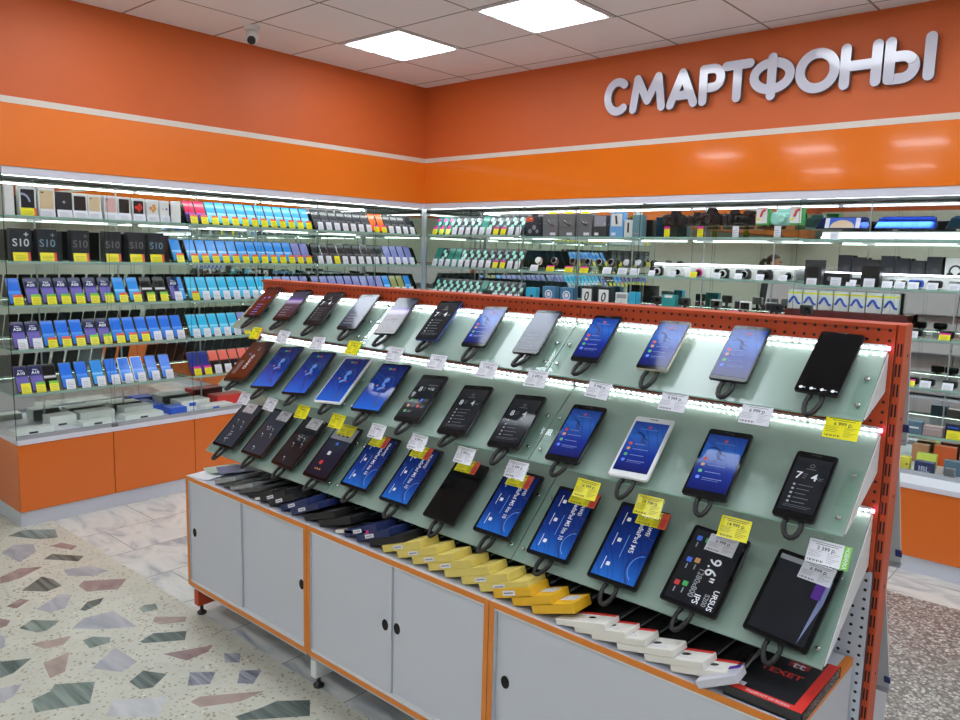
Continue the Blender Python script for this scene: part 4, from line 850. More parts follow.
packart = lambda a_: (a_.quad(-.012, .012, .03, .04, .0006, 0), a_.disc(.01, .10, .02, .0006, 1))
for i in range(7):  # packs added on the shelf to stand in for their mirror reflection
    goods_box('back', 3.42 + i * .083, ZD[1], .078, .185 - .012 * (i % 3), .03, [M_BOXK, M_TAGW, M_DGREY], f'black pack standing in for reflection, {ORD[i+1]} from left at back of second right shelf', group='black packs at the back of the second right shelf', v=.35, art=packart)
phart = lambda a_: (a_.add([(.035 * math.cos(i * .524), .10 + .04 * math.sin(i * .524), .0006) for i in range(12)], [tuple(range(12))], 0), a_.add([(.024 * math.cos(i * .524), .10 + .03 * math.sin(i * .524), .0009) for i in range(12)], [tuple(range(12))], 1), a_.disc(-.026, .08, .018, .0012, 0), a_.disc(.026, .08, .018, .0012, 0))
for u, nm in ((4.03, 'left one'), (4.15, 'right one')):  # boxes added here instead of a reflection in the mirror back
    goods_box('back', u, ZD[1], .11, .18, .04, [M_BOXW, M_BLACK, M_BOXW], f'white headphone picture box standing in for a reflection, {nm} of two', group='headphone boxes at the back', v=.35, art=phart)
# shelves right of the gondola
G3 = 'dash cameras seen right of the tablet stand'
for i, (u, z, tg, c_) in enumerate(((3.91, ZD[2], 'W', M_BLACK), (4.07, ZD[2], 'Ym', M_BLACK), (3.92, ZD[3], 'Ym', M_BLACK), (4.0, ZD[3], 'W', M_BLACK), (4.11, ZD[3], 'W', M_BLACK))):
    dashcam(u, z, ['black dash camera with white tag on shelf beside the orange post top', 'black dash camera with yellow tag right of the orange post top', 'black dash camera with yellow tag on the fourth right shelf', 'black dash camera with white tag, middle of fourth right shelf', 'black dash camera with white tag at right photo edge, fourth shelf'][i], c_, tg, grp=G3)
for i in range(6):
    dashcam(3.32 + i * .095, ZD[2], f'black dash camera on third right shelf behind the pegboard, {ORD[i+1]} from left', M_BLACK if i % 2 else M_DGREY, 'W', grp='dash cameras behind the pegboard top')
M_NAVY = mat('navy_carton', rgb(44, 52, 96), .4); M_LIME = mat('lime_carton', rgb(216, 224, 96), .4); M_YEL = mat('yellow_carton', rgb(222, 206, 70), .4); M_SLATE = mat('slate_carton', rgb(96, 122, 142), .4)
G4 = 'boxes on the lowest right shelf'
goods_box('back', 3.955, ZD[4], .09, .07, .06, [M_SLATE, M_BOXW], 'slate blue box on lowest right shelf beside the post', group=G4, art=lambda a_: a_.quad(-.03, .03, .03, .04, .0006, 0))
goods_box('back', 4.055, ZD[4], .10, .055, .06, [mat('dusty_pink_carton', rgb(176, 150, 150), .4), M_BOXW], 'dusty pink box with white dots on lowest right shelf', group=G4, art=lambda a_: [a_.disc(-.04 + .011 * i, .04, .003, .0006, 0, 6) for i in range(8)])
goods_box('back', 4.16, ZD[4], .09, .085, .06, [mat('night_blue_carton', rgb(24, 28, 50), .4), M_BLUEP, M_ORP], 'night blue box with orange mark above a yellow tag', group=G4, art=lambda a_: (a_.quad(-.035, .02, .06, .07, .0006, 0), a_.quad(-.035, -.02, .012, .028, .0006, 1)), tg='Y', tw=.07, th=.05)
G5 = 'small boxes on the deck of the right case'
jz = .4956
goods_box('back', 4.035, jz, .098, .075, .05, [M_NAVY, mat('pale_print', rgb(190, 200, 222), .4)], 'navy box lettered JBL on the right case deck', group=G5, art=lambda a_: a_.text('JBL', .044, 0, .036, .0008, 0), v=.03)
goods_box('back', 4.01, jz, .10, .085, .05, [M_LIME], 'lime yellow box standing behind the navy box', group=G5, v=.20)
goods_box('back', 3.93, jz, .05, .08, .05, [M_YEL, M_DTXT], 'yellow box beside the post left of the navy box', group=G5, v=.06, art=lambda a_: a_.disc(.01, .04, .005, .0006, 0))
goods_box('back', 4.165, jz, .10, .085, .05, [M_SLATE], 'slate box on the deck right of the lime box', group=G5, v=.13)
goods_box('back', 4.16, jz, .05, .06, .04, [M_GREY], 'small grey box on the deck right of the navy box', group=G5, v=.035)
goods_box('back', 4.08, jz, .11, .12, .05, [mat('orange_carton', rgb(226, 98, 50), .4)], 'orange box at the back of the right case deck', group=G5, v=.33)
goods_box('back', 3.95, jz, .09, .11, .05, [mat('tan_carton', rgb(190, 130, 96), .4)], 'tan box at the back behind the yellow box', group=G5, v=.33)

# ------------------------------------------------------------------ tablet gondola
GX, GW_, YP, YC = 1.741, .9, -2.7656, -3.1837
GZT, GZB, PT = .667, .156, 1.5375
g = thing('gondola_rack', 'long orange pegboard stand carrying three tiers of tablets', 'display stand', T(GX, YP, 0))
I0 = T(-GX, -YP, 0)
for k in range(4):
    x = GX + GW_ * k; x0, x1 = (x - .004, x + .036) if k == 0 else (x - .018, x + .018) if k < 3 else (x + .024, x + .042)
    m_ = MB(I0); m_.rbox(x0, x1, YP + (.003 if k in (1, 2) else -.003), YP + (.072 if k == 3 else .085), .10, PT + (-.004 if k in (1, 2) else .002), .003, 0)
    if k == 3:
        z = .16
        while z < PT - .04:
            for dx in (.010, .020): m_.box(x0 + dx * .75 - .004, x0 + dx * .75, YP - .0036, YP - .003, z, z + .032, 1)
            z += .05
        for z in (.4, .62, .86, 1.1, 1.3, 1.46): m_.add([(x1 + .0004, YP + .04 + .005 * math.cos(a_), z + .005 * math.sin(a_)) for a_ in [i * .785 for i in range(8)]], [tuple(range(8))], 1)
    link('post', m_.mesh('post', [M_ORANGE_PEG, M_HOLE]), g)
    base = link('base_leg', MB(I0).rbox(x0, x1, YP - .392, YP + .40, .045, .122, .004).mesh('base_leg', [M_ORANGE_PEG if k in (0, 3) else M_WHITE_M]), g)
    for yy in (YP - .365, YP + .36):
        link('foot', MB(I0).lathe([(.02, 0), (.022, .008), (.014, .014), (.008, .02), (.008, .0445)], 14, 0, I0 @ T((x0 + x1) / 2, yy, .0005)).mesh('foot', [M_BLACK], True), base)
for k in range(3):
    x0, x1 = GX + GW_ * k + (.037 if k == 0 else .019), GX + GW_ * (k + 1) + (.020 if k == 2 else -.019)
    a0, a1 = GX + GW_ * k + (.0 if k == 0 else .0015), GX + GW_ * (k + 1) + (.022 if k == 2 else -.0015)
    pm = MB().box(a0, a1, YP - .004, YP + .0025, .905, PT - .0105)
    pm.box(a0, a1, YP - .012, YP + .0025, PT - .010, PT)
    o = link('orange_pegboard', pm.mesh('orange_pegboard', [M_PEGO]), g, I0); o['label'] = 'orange perforated panel'
    o = link('white_pegboard', MB().box(a0, a1, YP - .004, YP + .0025, .15, .904).mesh('white_pegboard', [M_PEGW]), g, I0); o['label'] = 'white perforated panel'
    link('rear_pegboard', MB().box(x0, x1, YP + .078, YP + .084, .15, PT - .012).mesh('rear_pegboard', [M_WHITE_M]), g, I0)
    link('top_cap', MB().box(a0, a1, YP + .003, YP + .084, PT - .003, PT).mesh('top_cap', [M_ORANGE_PEG]), g, I0)

# base cabinets
CN = ['left', 'middle', 'right']
for k in range(3):
    x0 = GX + GW_ * k + .0015; W_ = GW_ - .003; D_ = .405
    t = thing('storage_cabinet', f'{CN[k]} white low cabinet with orange edging under the tablet stand', 'cabinet', T(x0, YC, GZB), 'low white cabinets under the stand')
    H = GZT - GZB; th = .018
    m_ = MB().box(0, W_, .001, D_, 0, th).box(0, W_, .001, D_, H - th, H).box(0, th, .001, D_, th, H - th).box(W_ - th, W_, .001, D_, th, H - th).box(th, W_ - th, D_ - .01, D_ - .002, th, H - th)
    link('body', m_.mesh('body', [M_WHITE]), t)
    e = MB().box(0, W_, -.0012, .001, 0, th).box(0, W_, -.0012, .001, H - th, H).box(0, th, -.0012, .001, th, H - th).box(W_ - th, W_, -.0012, .001, th, H - th)
    if k == 2: e.box(W_ - .0005, W_ + .0012, .0, D_, H - th, H + .0004).box(W_ - th, W_ + .0012, .27, D_, H, H + .0012)
    if k == 0: e.box(-.0012, .0005, 0, D_, H - th, H + .0004)
    o = link('edge_band', e.mesh('edge_band', [M_ORANGE_EDGE]), t); o['label'] = 'orange edge band'
    for zz in (H - th - .008, th): link('track', MB().box(th, W_ - th, .004, .03, zz, zz + .008).mesh('track', [M_WHITE_M]), t)
    link('lower_lip', MB().box(.01, W_ - .01, .006, .02, -.012, -.0002).mesh('lower_lip', [M_WHITE]), t)
    mid = (W_ / 2) if k else W_ * .47
    for s_ in (0, 1):
        a, b_ = (th + .001, mid + .012) if s_ == 0 else (mid - .012, W_ - th - .001)
        y0 = .008 if s_ == 0 else .017
        if k == 2: y0 = .017 if s_ == 0 else .008
        dr = link('sliding_door', MB().box(a, b_, y0, y0 + .007, th + .002, H - th - .002).mesh('sliding_door', [M_WHITE]), t)
        hx = {0: (a + .035, b_ - .035), 1: (b_ - .030, a + .032 + .012), 2: (a + .035, b_ - .035)}[k][s_]
        hz = H * .52 if k else (H * .50)
        F = frame((hx, y0 - .0006, hz), (1, 0, 0), (0, 0, 1), (0, -1, 0))
        o = link('finger_hole', MB().add([(.014 * math.cos(i * .3927), .019 * math.sin(i * .3927), 0) for i in range(16)], [tuple(range(16))], 0, F).lathe([(.0155, -.0004), (.0155, .0006), (.0135, .0006)], 16, 0, F @ Matrix.Diagonal((1, 1.3, 1, 1))).mesh('finger_hole', [M_HOLE]), dr)
# low cabinets on the other side of the stand
for k in range(3):
    x0 = GX + GW_ * k + .0015; W_ = GW_ - .003
    t = thing('storage_cabinet', f'{CN[k]} white cabinet on the far side of the tablet stand', 'cabinet', T(x0, YP + .09, GZB), 'low white cabinets behind the stand')
    link('body', MB().rbox(0, W_, 0, .33, 0, .30, .002).mesh('body', [M_WHITE]), t)
    link('door', MB().rbox(.02, W_ - .02, .331, .337, .02, .28, .002).mesh('door', [M_WHITE]), t)
goods_box('back', 4.38, .4525, .10, .07, .06, [mat('red_carton', rgb(206, 70, 60), .4), M_PURP, M_TAGW], 'red and purple box on low cabinet behind the orange post', v=-2.50, rz=90, art=lambda a_: (a_.quad(-.05, .0, .0, .07, .0006, 0), a_.quad(.02, .05, .0, .03, .0006, 1)))

# sloped tiers
TIER = {1: ((YP - .0045, 1.480), (-2.937, 1.331)), 2: ((YP - .0045, 1.275), (-3.009, 1.073)), 3: ((YP - .0045, 1.070), (-3.077, .775))}
def tier_frame(t_, x):
    (y1, z1), (y0, z0) = TIER[t_]; s = Vector((0, y1 - y0, z1 - z0)); L_ = s.length; s.normalize()
    n = Vector((0, -s.z, s.y))
    return frame((x, y0, z0), (1, 0, 0), s, n), L_
TN = {1: 'top', 2: 'middle', 3: 'bottom'}
def build_tier(t_, k):
    F, L_ = tier_frame(t_, GX + GW_ * k + (.004 if k == 0 else 0))
    W_ = GW_ - (.004 if k == 0 else 0) + (.012 if k == 2 else 0)
    t = thing('sloped_shelf', f'{CN[k]} section of the {TN[t_]} sloped glass shelf on the tablet stand', 'shelf', F, 'sloped lit shelves of the tablet stand')
    link('tray', MB().box(.003, W_ - .003, .0, L_ - .006, -.012, -.0062).mesh('tray', [M_WHITE_M]), t)
    link('glass_panel', MB().box(.002, W_ - .002, -.012, L_ - .014, -.006, 0, 0, None, {2: 1}).mesh('glass_panel', [M_PANEL, M_SHEDGE]), t)
    link('light_housing', MB().box(.003, W_ - .003, L_ - .0135, L_ - .006, -.006, .016).mesh('light_housing', [M_WHITE_M]), t)
    n = 48; m_ = MB()
    for i in range(n):
        x = .014 + (W_ - .028) * i / (n - 1); m_.box(x - .003, x + .003, L_ - .016, L_ - .0137, .009, .015)
    o = link('led_strip', m_.mesh('led_strip', [M_LED]), t); o['label'] = 'row of white diodes'
    # side brackets: triangular white plates
    inv = F.inverted()
    for x in (.0045, W_ - .0025):
        def P2(y, z): v = inv @ Vector((F[0][3], y, z)); return (v.y, v.z)
        (y1, z1), (y0, z0) = TIER[t_]; y1 -= .001
        pl = [(0.001, -.0125), (L_ - .010, -.0125), P2(y1, z1 - .022), P2(y1, z1 - (.11 if t_ < 3 else .15)), P2(y0 + .02, z0 - .006)]
        mb_ = MB()
        ring0, ring1 = [(x - .0015, a, b_) for a, b_ in pl], [(x + .0015, a, b_) for a, b_ in pl]
        mb_.layers([ring0, ring1]); link('side_bracket', mb_.mesh('side_bracket', [M_WHITE_M]), t)
    for x in (.006, W_ - .006 - .034):
        gs = link('glass_strip', MB().box(x, x + .034, -.004, L_ * .56, .0004, .0044).mesh('glass_strip', [M_GSTRIP]), t)
        b2 = MB()
        for yy in (.03, L_ * .5): b2.lathe([(.006, .0045), (.006, .007), (.004, .009), (.0001, .009)], 10, 0, T(x + .017, yy, 0))
        link('bolt', b2.mesh('bolt', [M_CHROME], True), gs)
    if k == 2: link('led_end', MB().box(W_ - .001, W_ + .005, L_ - .017, L_ - .009, .008, .015).mesh('led_end', [M_LEDP]), t)
for t_ in (1, 2, 3):
    for k in range(3): build_tier(t_, k)
# rear hanging tiers, seen edge on past the post
for t_, (zt, dy, dz) in {1: (1.50, .075, .28), 2: (1.20, .15, .34), 3: (.84, .17, .36)}.items():
    for k in range(3):
        x0 = GX + GW_ * k + .004; yb = YP + .0865
        t = thing('rear_shelf', f'{CN[k]} section of the {TN[t_]} sloped acrylic shelf on the far side of the stand', 'shelf', T(x0, yb, zt), 'sloped shelves on the far side')
        ang = math.atan2(dz, dy); F = frame((0, 0, 0), (1, 0, 0), (0, math.cos(ang), -math.sin(ang)), (0, math.sin(ang), math.cos(ang)))
        L_ = math.hypot(dy, dz)
        ex = .892 + (.040 if k == 2 else 0)
        link('panel', MB().box(0, ex, 0, L_, 0, .006, 0, F).mesh('panel', [mat('grey_sheet', rgb(206, 208, 212), .3, var=.03)]), t)
        link('side_rail', MB().box(.0, ex, L_ + .0005, L_ + .006, -.012, .02, 0, F).mesh('side_rail', [M_GREYT]), t)
        o = link('clip', MB().box(ex - .012, ex + .004, L_ - .05, L_ - .03, -.006, -.0005, 0, F).mesh('clip', [mat('dark_blue_clip', rgb(40, 46, 110), .4)]), t); o['label'] = 'dark blue clip'

# ---- tablets
def tablet(t_, i, x, al, w_, h_, yaw, kind, label, bodym=M_BLACK, border=M_BEZEL, r_=.010, mg=(.006, .016)):
    F, L_ = tier_frame(t_, x)
    al0 = al - h_ / 2
    t = thing('tablet', label, 'tablet', F @ T(0, al0, 0), f'tablets on the {TN[t_]} tier')
    D = Matrix.Rotation(R(yaw), 4, 'Z') @ T(0, 0, .0265) if True else None
    b_ = link('body', MB().slab(w_, h_, .0085, r_, .0018, 0, cy=h_ / 2).mesh('body', [bodym], True), t, D)
    b2 = link('front_glass', MB().slab(w_ - .003, h_ - .003, .0012, r_ - .001, .0004, 0, cy=h_ / 2, z=.0082).mesh('front_glass', [border]), t, D)
    mx, my = mg; sw, sh = w_ - 2 * mx, h_ - 2 * my
    m_ = MB(); m_.quad(-sw / 2, sw / 2, my, my + sh, .0098, 0)
    mats = [kind_mat(kind)]; decorate(m_, mats, kind, sw, sh, my)
    s_ = link('screen', m_.mesh('screen', mats), t, D)
    det = MB().disc(w_ * .08, h_ - my * .5, .0022, .0099, 0, 8).box(-.012, .012, h_ - my * .45 - .001, h_ - my * .45 + .001, .0095, .0099)
    link('camera_dot', det.mesh('camera_dot', [M_DGREY]), t, D)
    link('security_mount', MB().cyl(.016, .0005, .0265, 14, 0, T(0, h_ * .42, 0)).mesh('security_mount', [M_BLACK], True), t)
    # curly tether looping out below the bottom edge
    rr = random.Random(int(x * 1000) + t_)
    sw_ = rr.uniform(-.012, .012); ln = rr.uniform(.050, .066); wd = rr.uniform(.017, .022)
    pts = []
    for q in range(19):
        f_ = q / 18; a_ = math.pi * f_
        px = -wd * math.cos(a_) * (1 if .08 < f_ < .92 else .8); py = .02 - (ln + .02) * math.sin(a_) ** .75
        pts.append((px + sw_ * math.sin(a_), py, .021 + .012 * math.sin(a_)))
    rad = [.0060 + .0008 * (q % 2) for q in range(19)]
    link('tether_loop', MB().tube(pts, rad, 8).mesh('tether_loop', [M_RUBBER], True), t)
    return t
KM = {'home': S_HOME, 'swirl': S_SWIRL, 'pad': S_PAD, 'pad5': S_PAD, 'clock7': S_DARK, 'clock8': S_DARK, 'icons': S_DARK, 'off': S_OFF, 'off_dots': S_OFF, 'brown': S_REDREFL, 'brown2': S_REDREFL, 'pband': S_PBAND, 'greyb': S_GLARE, 'dark10': S_SHEEN, 'dark11': S_SHEEN, 'dark12': S_DARK, 'slate': S_SLATE, 'ursus': S_DARK, 'film': S_DARK}
def kind_mat(k): return KM[k]
M_ICR = mat('red_icon', rgb(206, 56, 52), .3, emit=rgb(206, 56, 52), estr=.1); M_ICG = mat('green_icon', rgb(70, 160, 90), .3, emit=rgb(70, 160, 90), estr=.2)
M_ICO = mat('tan_icon', rgb(190, 140, 90), .3, emit=rgb(190, 140, 90), estr=.2); M_ICB = mat('blue_icon', rgb(70, 110, 220), .3, emit=rgb(70, 110, 220), estr=.25)
M_FIG = mat('pale_blue_figure', rgb(96, 150, 225), .3, emit=rgb(96, 150, 225), estr=.2); M_NVY = mat('navy_curve', rgb(12, 24, 92), .3, emit=rgb(12, 24, 92), estr=.2)
M_FILM = mat('lilac_film', rgb(130, 140, 180), .12)
def ribbon(m_, pts, w0, z, mi):
    # flat printed curve
    for k in range(len(pts) - 1):
        a, b_ = Vector(pts[k]), Vector(pts[k + 1]); d_ = (b_ - a).normalized(); n = Vector((-d_.y, d_.x)) * w0
        m_.add([(a.x - n.x, a.y - n.y, z), (b_.x - n.x, b_.y - n.y, z), (b_.x + n.x, b_.y + n.y, z), (a.x + n.x, a.y + n.y, z)], [(0, 1, 2, 3)], mi)
def bars(m_, x, y, w_, n, dy, z, mi, hh=.0016):
    for i in range(n): m_.quad(x, x + w_ * (1 - .25 * (i % 3) / 2), y - i * dy - hh, y - i * dy, z, mi)
def decorate(m_, mats, k, sw, sh, my):
    z = .0100; X = lambda f: -sw / 2 + f * sw; Y = lambda f: my + f * sh
    if k == 'home':
        mats += [M_ICR, M_ICG, M_ICO, M_ICB, mat('pale_blue_print', rgb(120, 140, 200), .4, emit=rgb(120, 140, 200), estr=.1), M_NVY]
        ribbon(m_, [(X(.12 + .5 * f), Y(.72 + .06 * math.sin(f * 5) - .02 * f)) for f in lerp(0, 1, 12)] , .0012, z, 6)
        ribbon(m_, [(X(.62 - .22 * math.cos(R(a_))), Y(.66 + .10 * math.sin(R(a_)))) for a_ in range(-90, 60, 12)], .0013, z, 6)
        ribbon(m_, [(X(.30 + .18 * math.cos(R(a_))), Y(.62 + .14 * math.sin(R(a_)))) for a_ in range(-70, 120, 15)], .0014, z, 6)
        m_.disc(X(.5), Y(.90), .0045, z + .0001, 1); m_.quad(X(.25), X(.75), Y(.845), Y(.852), z + .0001, 5)
        for i, y in enumerate((.54, .44, .32, .21)):
            m_.slab(.010, .010, .0002, .003, .00005, (1, 3, 2, 4)[i], z=z + .0001, cx=X(.16), cy=Y(y)); m_.quad(X(.28), X(.28 + (.3, .45, .4, .5)[i]), Y(y) - .001, Y(y) + .0008, z + .0001, 5)
        m_.quad(X(.28), X(.7), Y(.175), Y(.18), z + .0001, 5)
    elif k == 'swirl':
        mats += [M_ICR, M_ICG, M_FIG, M_NVY, M_ICO]
        ribbon(m_, [(X(.60 + .26 * math.cos(R(a_))), Y(.58 + .17 * math.sin(R(a_)))) for a_ in range(-100, 200, 15)], .0016, z, 4)
        ribbon(m_, [(X(.55 + .20 * f), Y(.42 - .40 * f)) for f in lerp(0, 1, 6)], .0018, z, 4)
        ribbon(m_, [(X(.9 - .28 * math.cos(R(a_))), Y(.30 + .2 * math.sin(R(a_)))) for a_ in range(-80, 70, 15)], .0016, z, 4)
        m_.disc(X(.56), Y(.66), .013, z + .0001, 3); ribbon(m_, [(X(.56), Y(.66)), (X(.50), Y(.58)), (X(.62), Y(.50)), (X(.42), Y(.44))], .006, z + .0002, 3)
        m_.disc(X(.34), Y(.52), .005, z + .0003, 5); m_.disc(X(.66), Y(.47), .005, z + .0003, 1)
        m_.quad(X(.34), X(.44), Y(.89), Y(.93), z, 2); m_.quad(X(.48), X(.58), Y(.89), Y(.93), z, 1)
    elif k in ('pad', 'pad5'):
        mats += [M_WTXT, M_NVY, M_FIG]
        ribbon(m_, [(X(1.0 - .34 * math.cos(R(a_))), Y(.22 + .24 * math.sin(R(a_)))) for a_ in range(-60, 90, 12)], .0018, z, 2)
        ribbon(m_, [(X(.98 - .26 * math.cos(R(a_))), Y(.22 + .18 * math.sin(R(a_)))) for a_ in range(-60, 90, 12)], .0012, z, 3)
        ribbon(m_, [(X(.72 + .27 * f), Y(.66 + .03 * math.cos(f * 4))) for f in lerp(0, 1, 8)], .0016, z, 2)
        m_.text('HUAWEI', .017, X(.80), Y(.80), z + .0002, 1, rot=-90, maxw=sh * .26)
        m_.text('MediaPad M5' + (' lite 10' if k == 'pad' else ''), .021, X(.62), Y(.56 if k == 'pad' else .64), z + .0002, 1, rot=-90, maxw=sh * .62)
        for y in (.82, .52, .18): m_.slab(.012, .012, .0002, .003, .00005, 1, z=z, cx=X(.27), cy=Y(y)); m_.quad(X(.16), X(.175), Y(y) - .02, Y(y) + .02, z, 1)
        m_.quad(X(.43), X(.445), Y(.3), Y(.62), z, 3)
    elif k in ('clock7', 'clock8'):
        mats += [M_GTXT, mat('dim_print', rgb(105, 108, 116), .4, emit=rgb(105, 108, 116), estr=.06), M_WTXT]; d1, d2 = ('7', '4') if k == 'clock7' else ('8', '4')
        ribbon(m_, [(X(.5) + .006 * math.cos(R(a_)), Y(.86) + .006 * math.sin(R(a_))) for a_ in range(0, 361, 90)], .0011, z, 2); m_.quad(X(.36), X(.64), Y(.79), Y(.805), z, 2)
        m_.text(d1, .030, X(.22), Y(.66), z, 3); m_.text(d2, .030, X(.66), Y(.66), z, 3); bars(m_, X(.34), Y(.70), sw * .12, 3, .006, z, 2); bars(m_, X(.78), Y(.66), sw * .14, 2, .005, z, 2)
        for i in range(5): m_.slab(.006, .006, .0001, .0015, .00002, 1, z=z, cx=X(.2), cy=Y(.48 - .08 * i)); bars(m_, X(.3), Y(.49 - .08 * i), sw * (.42 - .06 * (i % 3)), 1, .004, z, 2)
        m_.quad(X(.12), X(.88), Y(.10), Y(.105), z, 2); m_.quad(X(.12), X(.80), Y(.07), Y(.075), z, 2)
    elif k == 'icons':
        mats += [M_WTXT, M_GTXT, M_ICG, M_ICB, M_ICO, M_ICR]
        m_.text('8', .032, X(.26), Y(.72), z, 1); bars(m_, X(.38), Y(.76), sw * .1, 3, .006, z, 2); m_.text('+16', .020, X(.70), Y(.74), z, 1); m_.quad(X(.5), X(.9), Y(.83), Y(.84), z, 2)
        for i, (fx, fy) in enumerate(((.2, .42), (.62, .44), (.2, .28), (.62, .28), (.2, .14))): m_.slab(.012, .012, .0002, .003, .00005, 3 + i % 4, z=z, cx=X(fx), cy=Y(fy)); bars(m_, X(fx + .1), Y(fy + .02), sw * .18, 2, .006, z, 2)
    elif k in ('brown', 'brown2'):
        mats += [M_WTXT, M_ICB, M_GTXT]
        if k == 'brown2':
            m_.text('GUARD', .026, X(.56), Y(.46), z, 1, rot=-90); m_.text('10', .024, X(.6), Y(.86), z, 3, rot=-90)
            for i in range(4): m_.quad(X(.14 + .05 * i), X(.155 + .05 * i), Y(.1), Y(.5), z, 3)
            m_.slab(.010, .010, .0002, .002, .00005, 2, z=z, cx=X(.32), cy=Y(.7))
        else: m_.text('7', .03, X(.4), Y(.6), z, 2); bars(m_, X(.3), Y(.4), sw * .4, 5, .016, z, 2, .003); m_.disc(X(.7), Y(.66), .006, z, 2)
    elif k in ('dark10', 'dark11', 'dark12'):
        mats += [M_GTXT, M_WTXT]
        m_.text('10,1' if k != 'dark11' else '3G', .030 if k == 'dark10' else .02, X(.45), Y(.24 if k == 'dark10' else .60), z, 1, rot=-90)
        for i, (fx, fy) in enumerate(((.3, .62), (.62, .60), (.3, .45), (.7, .48), (.36, .14))): m_.disc(X(fx), Y(fy), .003, z, 2, 8); m_.quad(X(fx + .05), X(fx + .07), Y(fy - .08), Y(fy), z, 1)
    elif k == 'slate':
        mats += [M_GTXT, M_ICO, M_WTXT, M_ICB, M_ICR]
        m_.quad(X(0), X(1), Y(.74), Y(1), z, 1); m_.slab(.018, .018, .0002, .004, .0001, 3, z=z, cx=X(.42), cy=Y(.46)); m_.slab(.014, .014, .0002, .003, .0001, 4, z=z, cx=X(.48), cy=Y(.66)); m_.disc(X(.36), Y(.26), .010, z, 5)
        for i in range(3): m_.disc(X(.3 + .1 * i), Y(.13), .004, z, 2, 8)
        for i in range(3): m_.slab(.012, .03, .0002, .002, .0001, 0, z=z + .0002, cx=X(.3 + .2 * i), cy=Y(.88))
    elif k == 'ursus':
        mats += [M_WTXT, M_GTXT, M_ICR, M_ICG, M_ICB, M_ICO]
        m_.text('9.6"', .044, X(.64), Y(.52), z, 1, rot=-90); m_.text('1280x800', .022, X(.47), Y(.30), z, 2, rot=-90, maxw=.08); m_.text('IPS', .023, X(.60), Y(.10), z, 1, rot=-90); m_.text('URSUS', .020, X(.90), Y(.15), z, 1, rot=-90); m_.text('S200', .018, X(.77), Y(.12), z, 2, rot=-90)
        for i, (fx, fy) in enumerate(((.14, .88), (.32, .88), (.14, .56), (.3, .58), (.12, .22), (.28, .24))):
            m_.slab(.014, .014, .0002, .002, .00005, (5, 4, 5, 6, 3, 4)[i], z=z, cx=X(fx), cy=Y(fy)); m_.quad(X(fx - .01), X(fx + .015), Y(fy - .13), Y(fy - .06), z, 2)
    elif k == 'film':
        mats += [M_FILM, M_PURP, M_GTXT]
        m_.add([(X(.86), Y(.0), z), (X(1.0), Y(.55), z), (X(1.0), Y(.86), z), (X(.93), Y(.86), z)], [(0, 1, 2, 3)], 1); m_.quad(X(.76), X(.93), Y(.58), Y(.78), z + .0002, 2)
        m_.quad(X(.0), X(.5), Y(.93), Y(.995), z, 3)
    elif k == 'off_dots':
        mats += [M_WTXT]
        for i in range(4): m_.disc(X(.10 + .26 * i), Y(.035), .0045, z, 1); m_.quad(X(.15 + .26 * i), X(.21 + .26 * i), Y(.03), Y(.04), z, 1)
    elif k in ('pband', 'greyb'):
        mats += [M_GTXT]; bars(m_, X(.15), Y(.4), sw * .5, 4, .016, z, 1, .002)
XS = [1.890 + .2228 * i for i in range(12)]
M_GOLDB = mat('champagne_plastic', rgb(206, 196, 180), .3, .2); M_BLUEB = mat('blue_plastic', rgb(30, 60, 130), .35)
row1 = [('brown', 'dark phone tablet with painted red-brown reflection, far left end of top tier', M_BLACK), ('pband', 'dark tablet with purple and white band, second on top tier', M_BLACK), ('clock7', 'black tablet with white clock text, third on top tier', M_BLACK), ('greyb', 'tablet with painted grey glare, fourth on top tier from left', M_BLACK), ('pband', 'grey tablet with violet band, fifth on top tier', M_BLACK), ('clock7', 'clock screen tablet with blue edge, sixth on top tier', M_BLUEB), ('home', 'tablet with blue icon screen, seventh on top tier', M_BLACK), ('greyb', 'grey tablet with painted glare left of the middle seam, eighth on top tier', M_BLACK), ('home', 'black tablet with blue icon screen, ninth on top tier', M_BLACK), ('home', 'pale edged tablet with blue icon screen, tenth on top tier', M_GOLDB), ('home', 'black tablet with blue icon screen, eleventh on top tier', M_BLACK), ('off_dots', 'large black switched off tablet at right end of top tier', M_BLACK)]
D1 = [(.110, .196, 5), (.112, .190, 5), (.110, .196, 5), (.111, .196, 5), (.112, .195, 5), (.105, .200, 4), (.102, .190, 4), (.101, .194, 3), (.098, .191, 2), (.098, .192, 1), (.104, .199, 0), (.106, .206, -2)]
for i, ((k, lb, bm), (w_, h_, yw)) in enumerate(zip(row1, D1)):
    tablet(1, i, XS[i], .126 + .006 * (i < 6), w_, h_, yw, k, lb, bm, M_BEZEL if i != 9 else M_BEZEL, .008, (.005, .014 if k != 'off_dots' else .006))
row2 = [('brown2', 'dark tablet with painted red-brown reflection, far left end of middle tier', M_BLACK), ('swirl', 'black tablet with bright blue figure, second on middle tier', M_BLACK), ('swirl', 'black tablet with bright blue figure, third on middle tier', M_BLACK), ('swirl', 'white framed tablet with bright blue figure on middle tier', M_WHITE_M), ('swirl', 'black tablet with blue figure right of the white framed one', M_BLACK), ('icons', 'charcoal tablet with coloured icons, sixth on middle tier', M_BLACK), ('clock8', 'charcoal tablet with clock, seventh on middle tier', M_BLACK), ('clock8', 'charcoal tablet with clock, eighth on middle tier', M_BLACK), ('home', 'black tablet with blue icons left of the white one, middle tier', M_BLACK), ('home', 'white tablet with blue icon screen, tenth on middle tier', M_WHITE_M), ('home', 'black tablet with blue icon screen right of the white one', M_BLACK), ('clock7', 'black rounded tablet with clock at right end of middle tier', M_BLACK)]
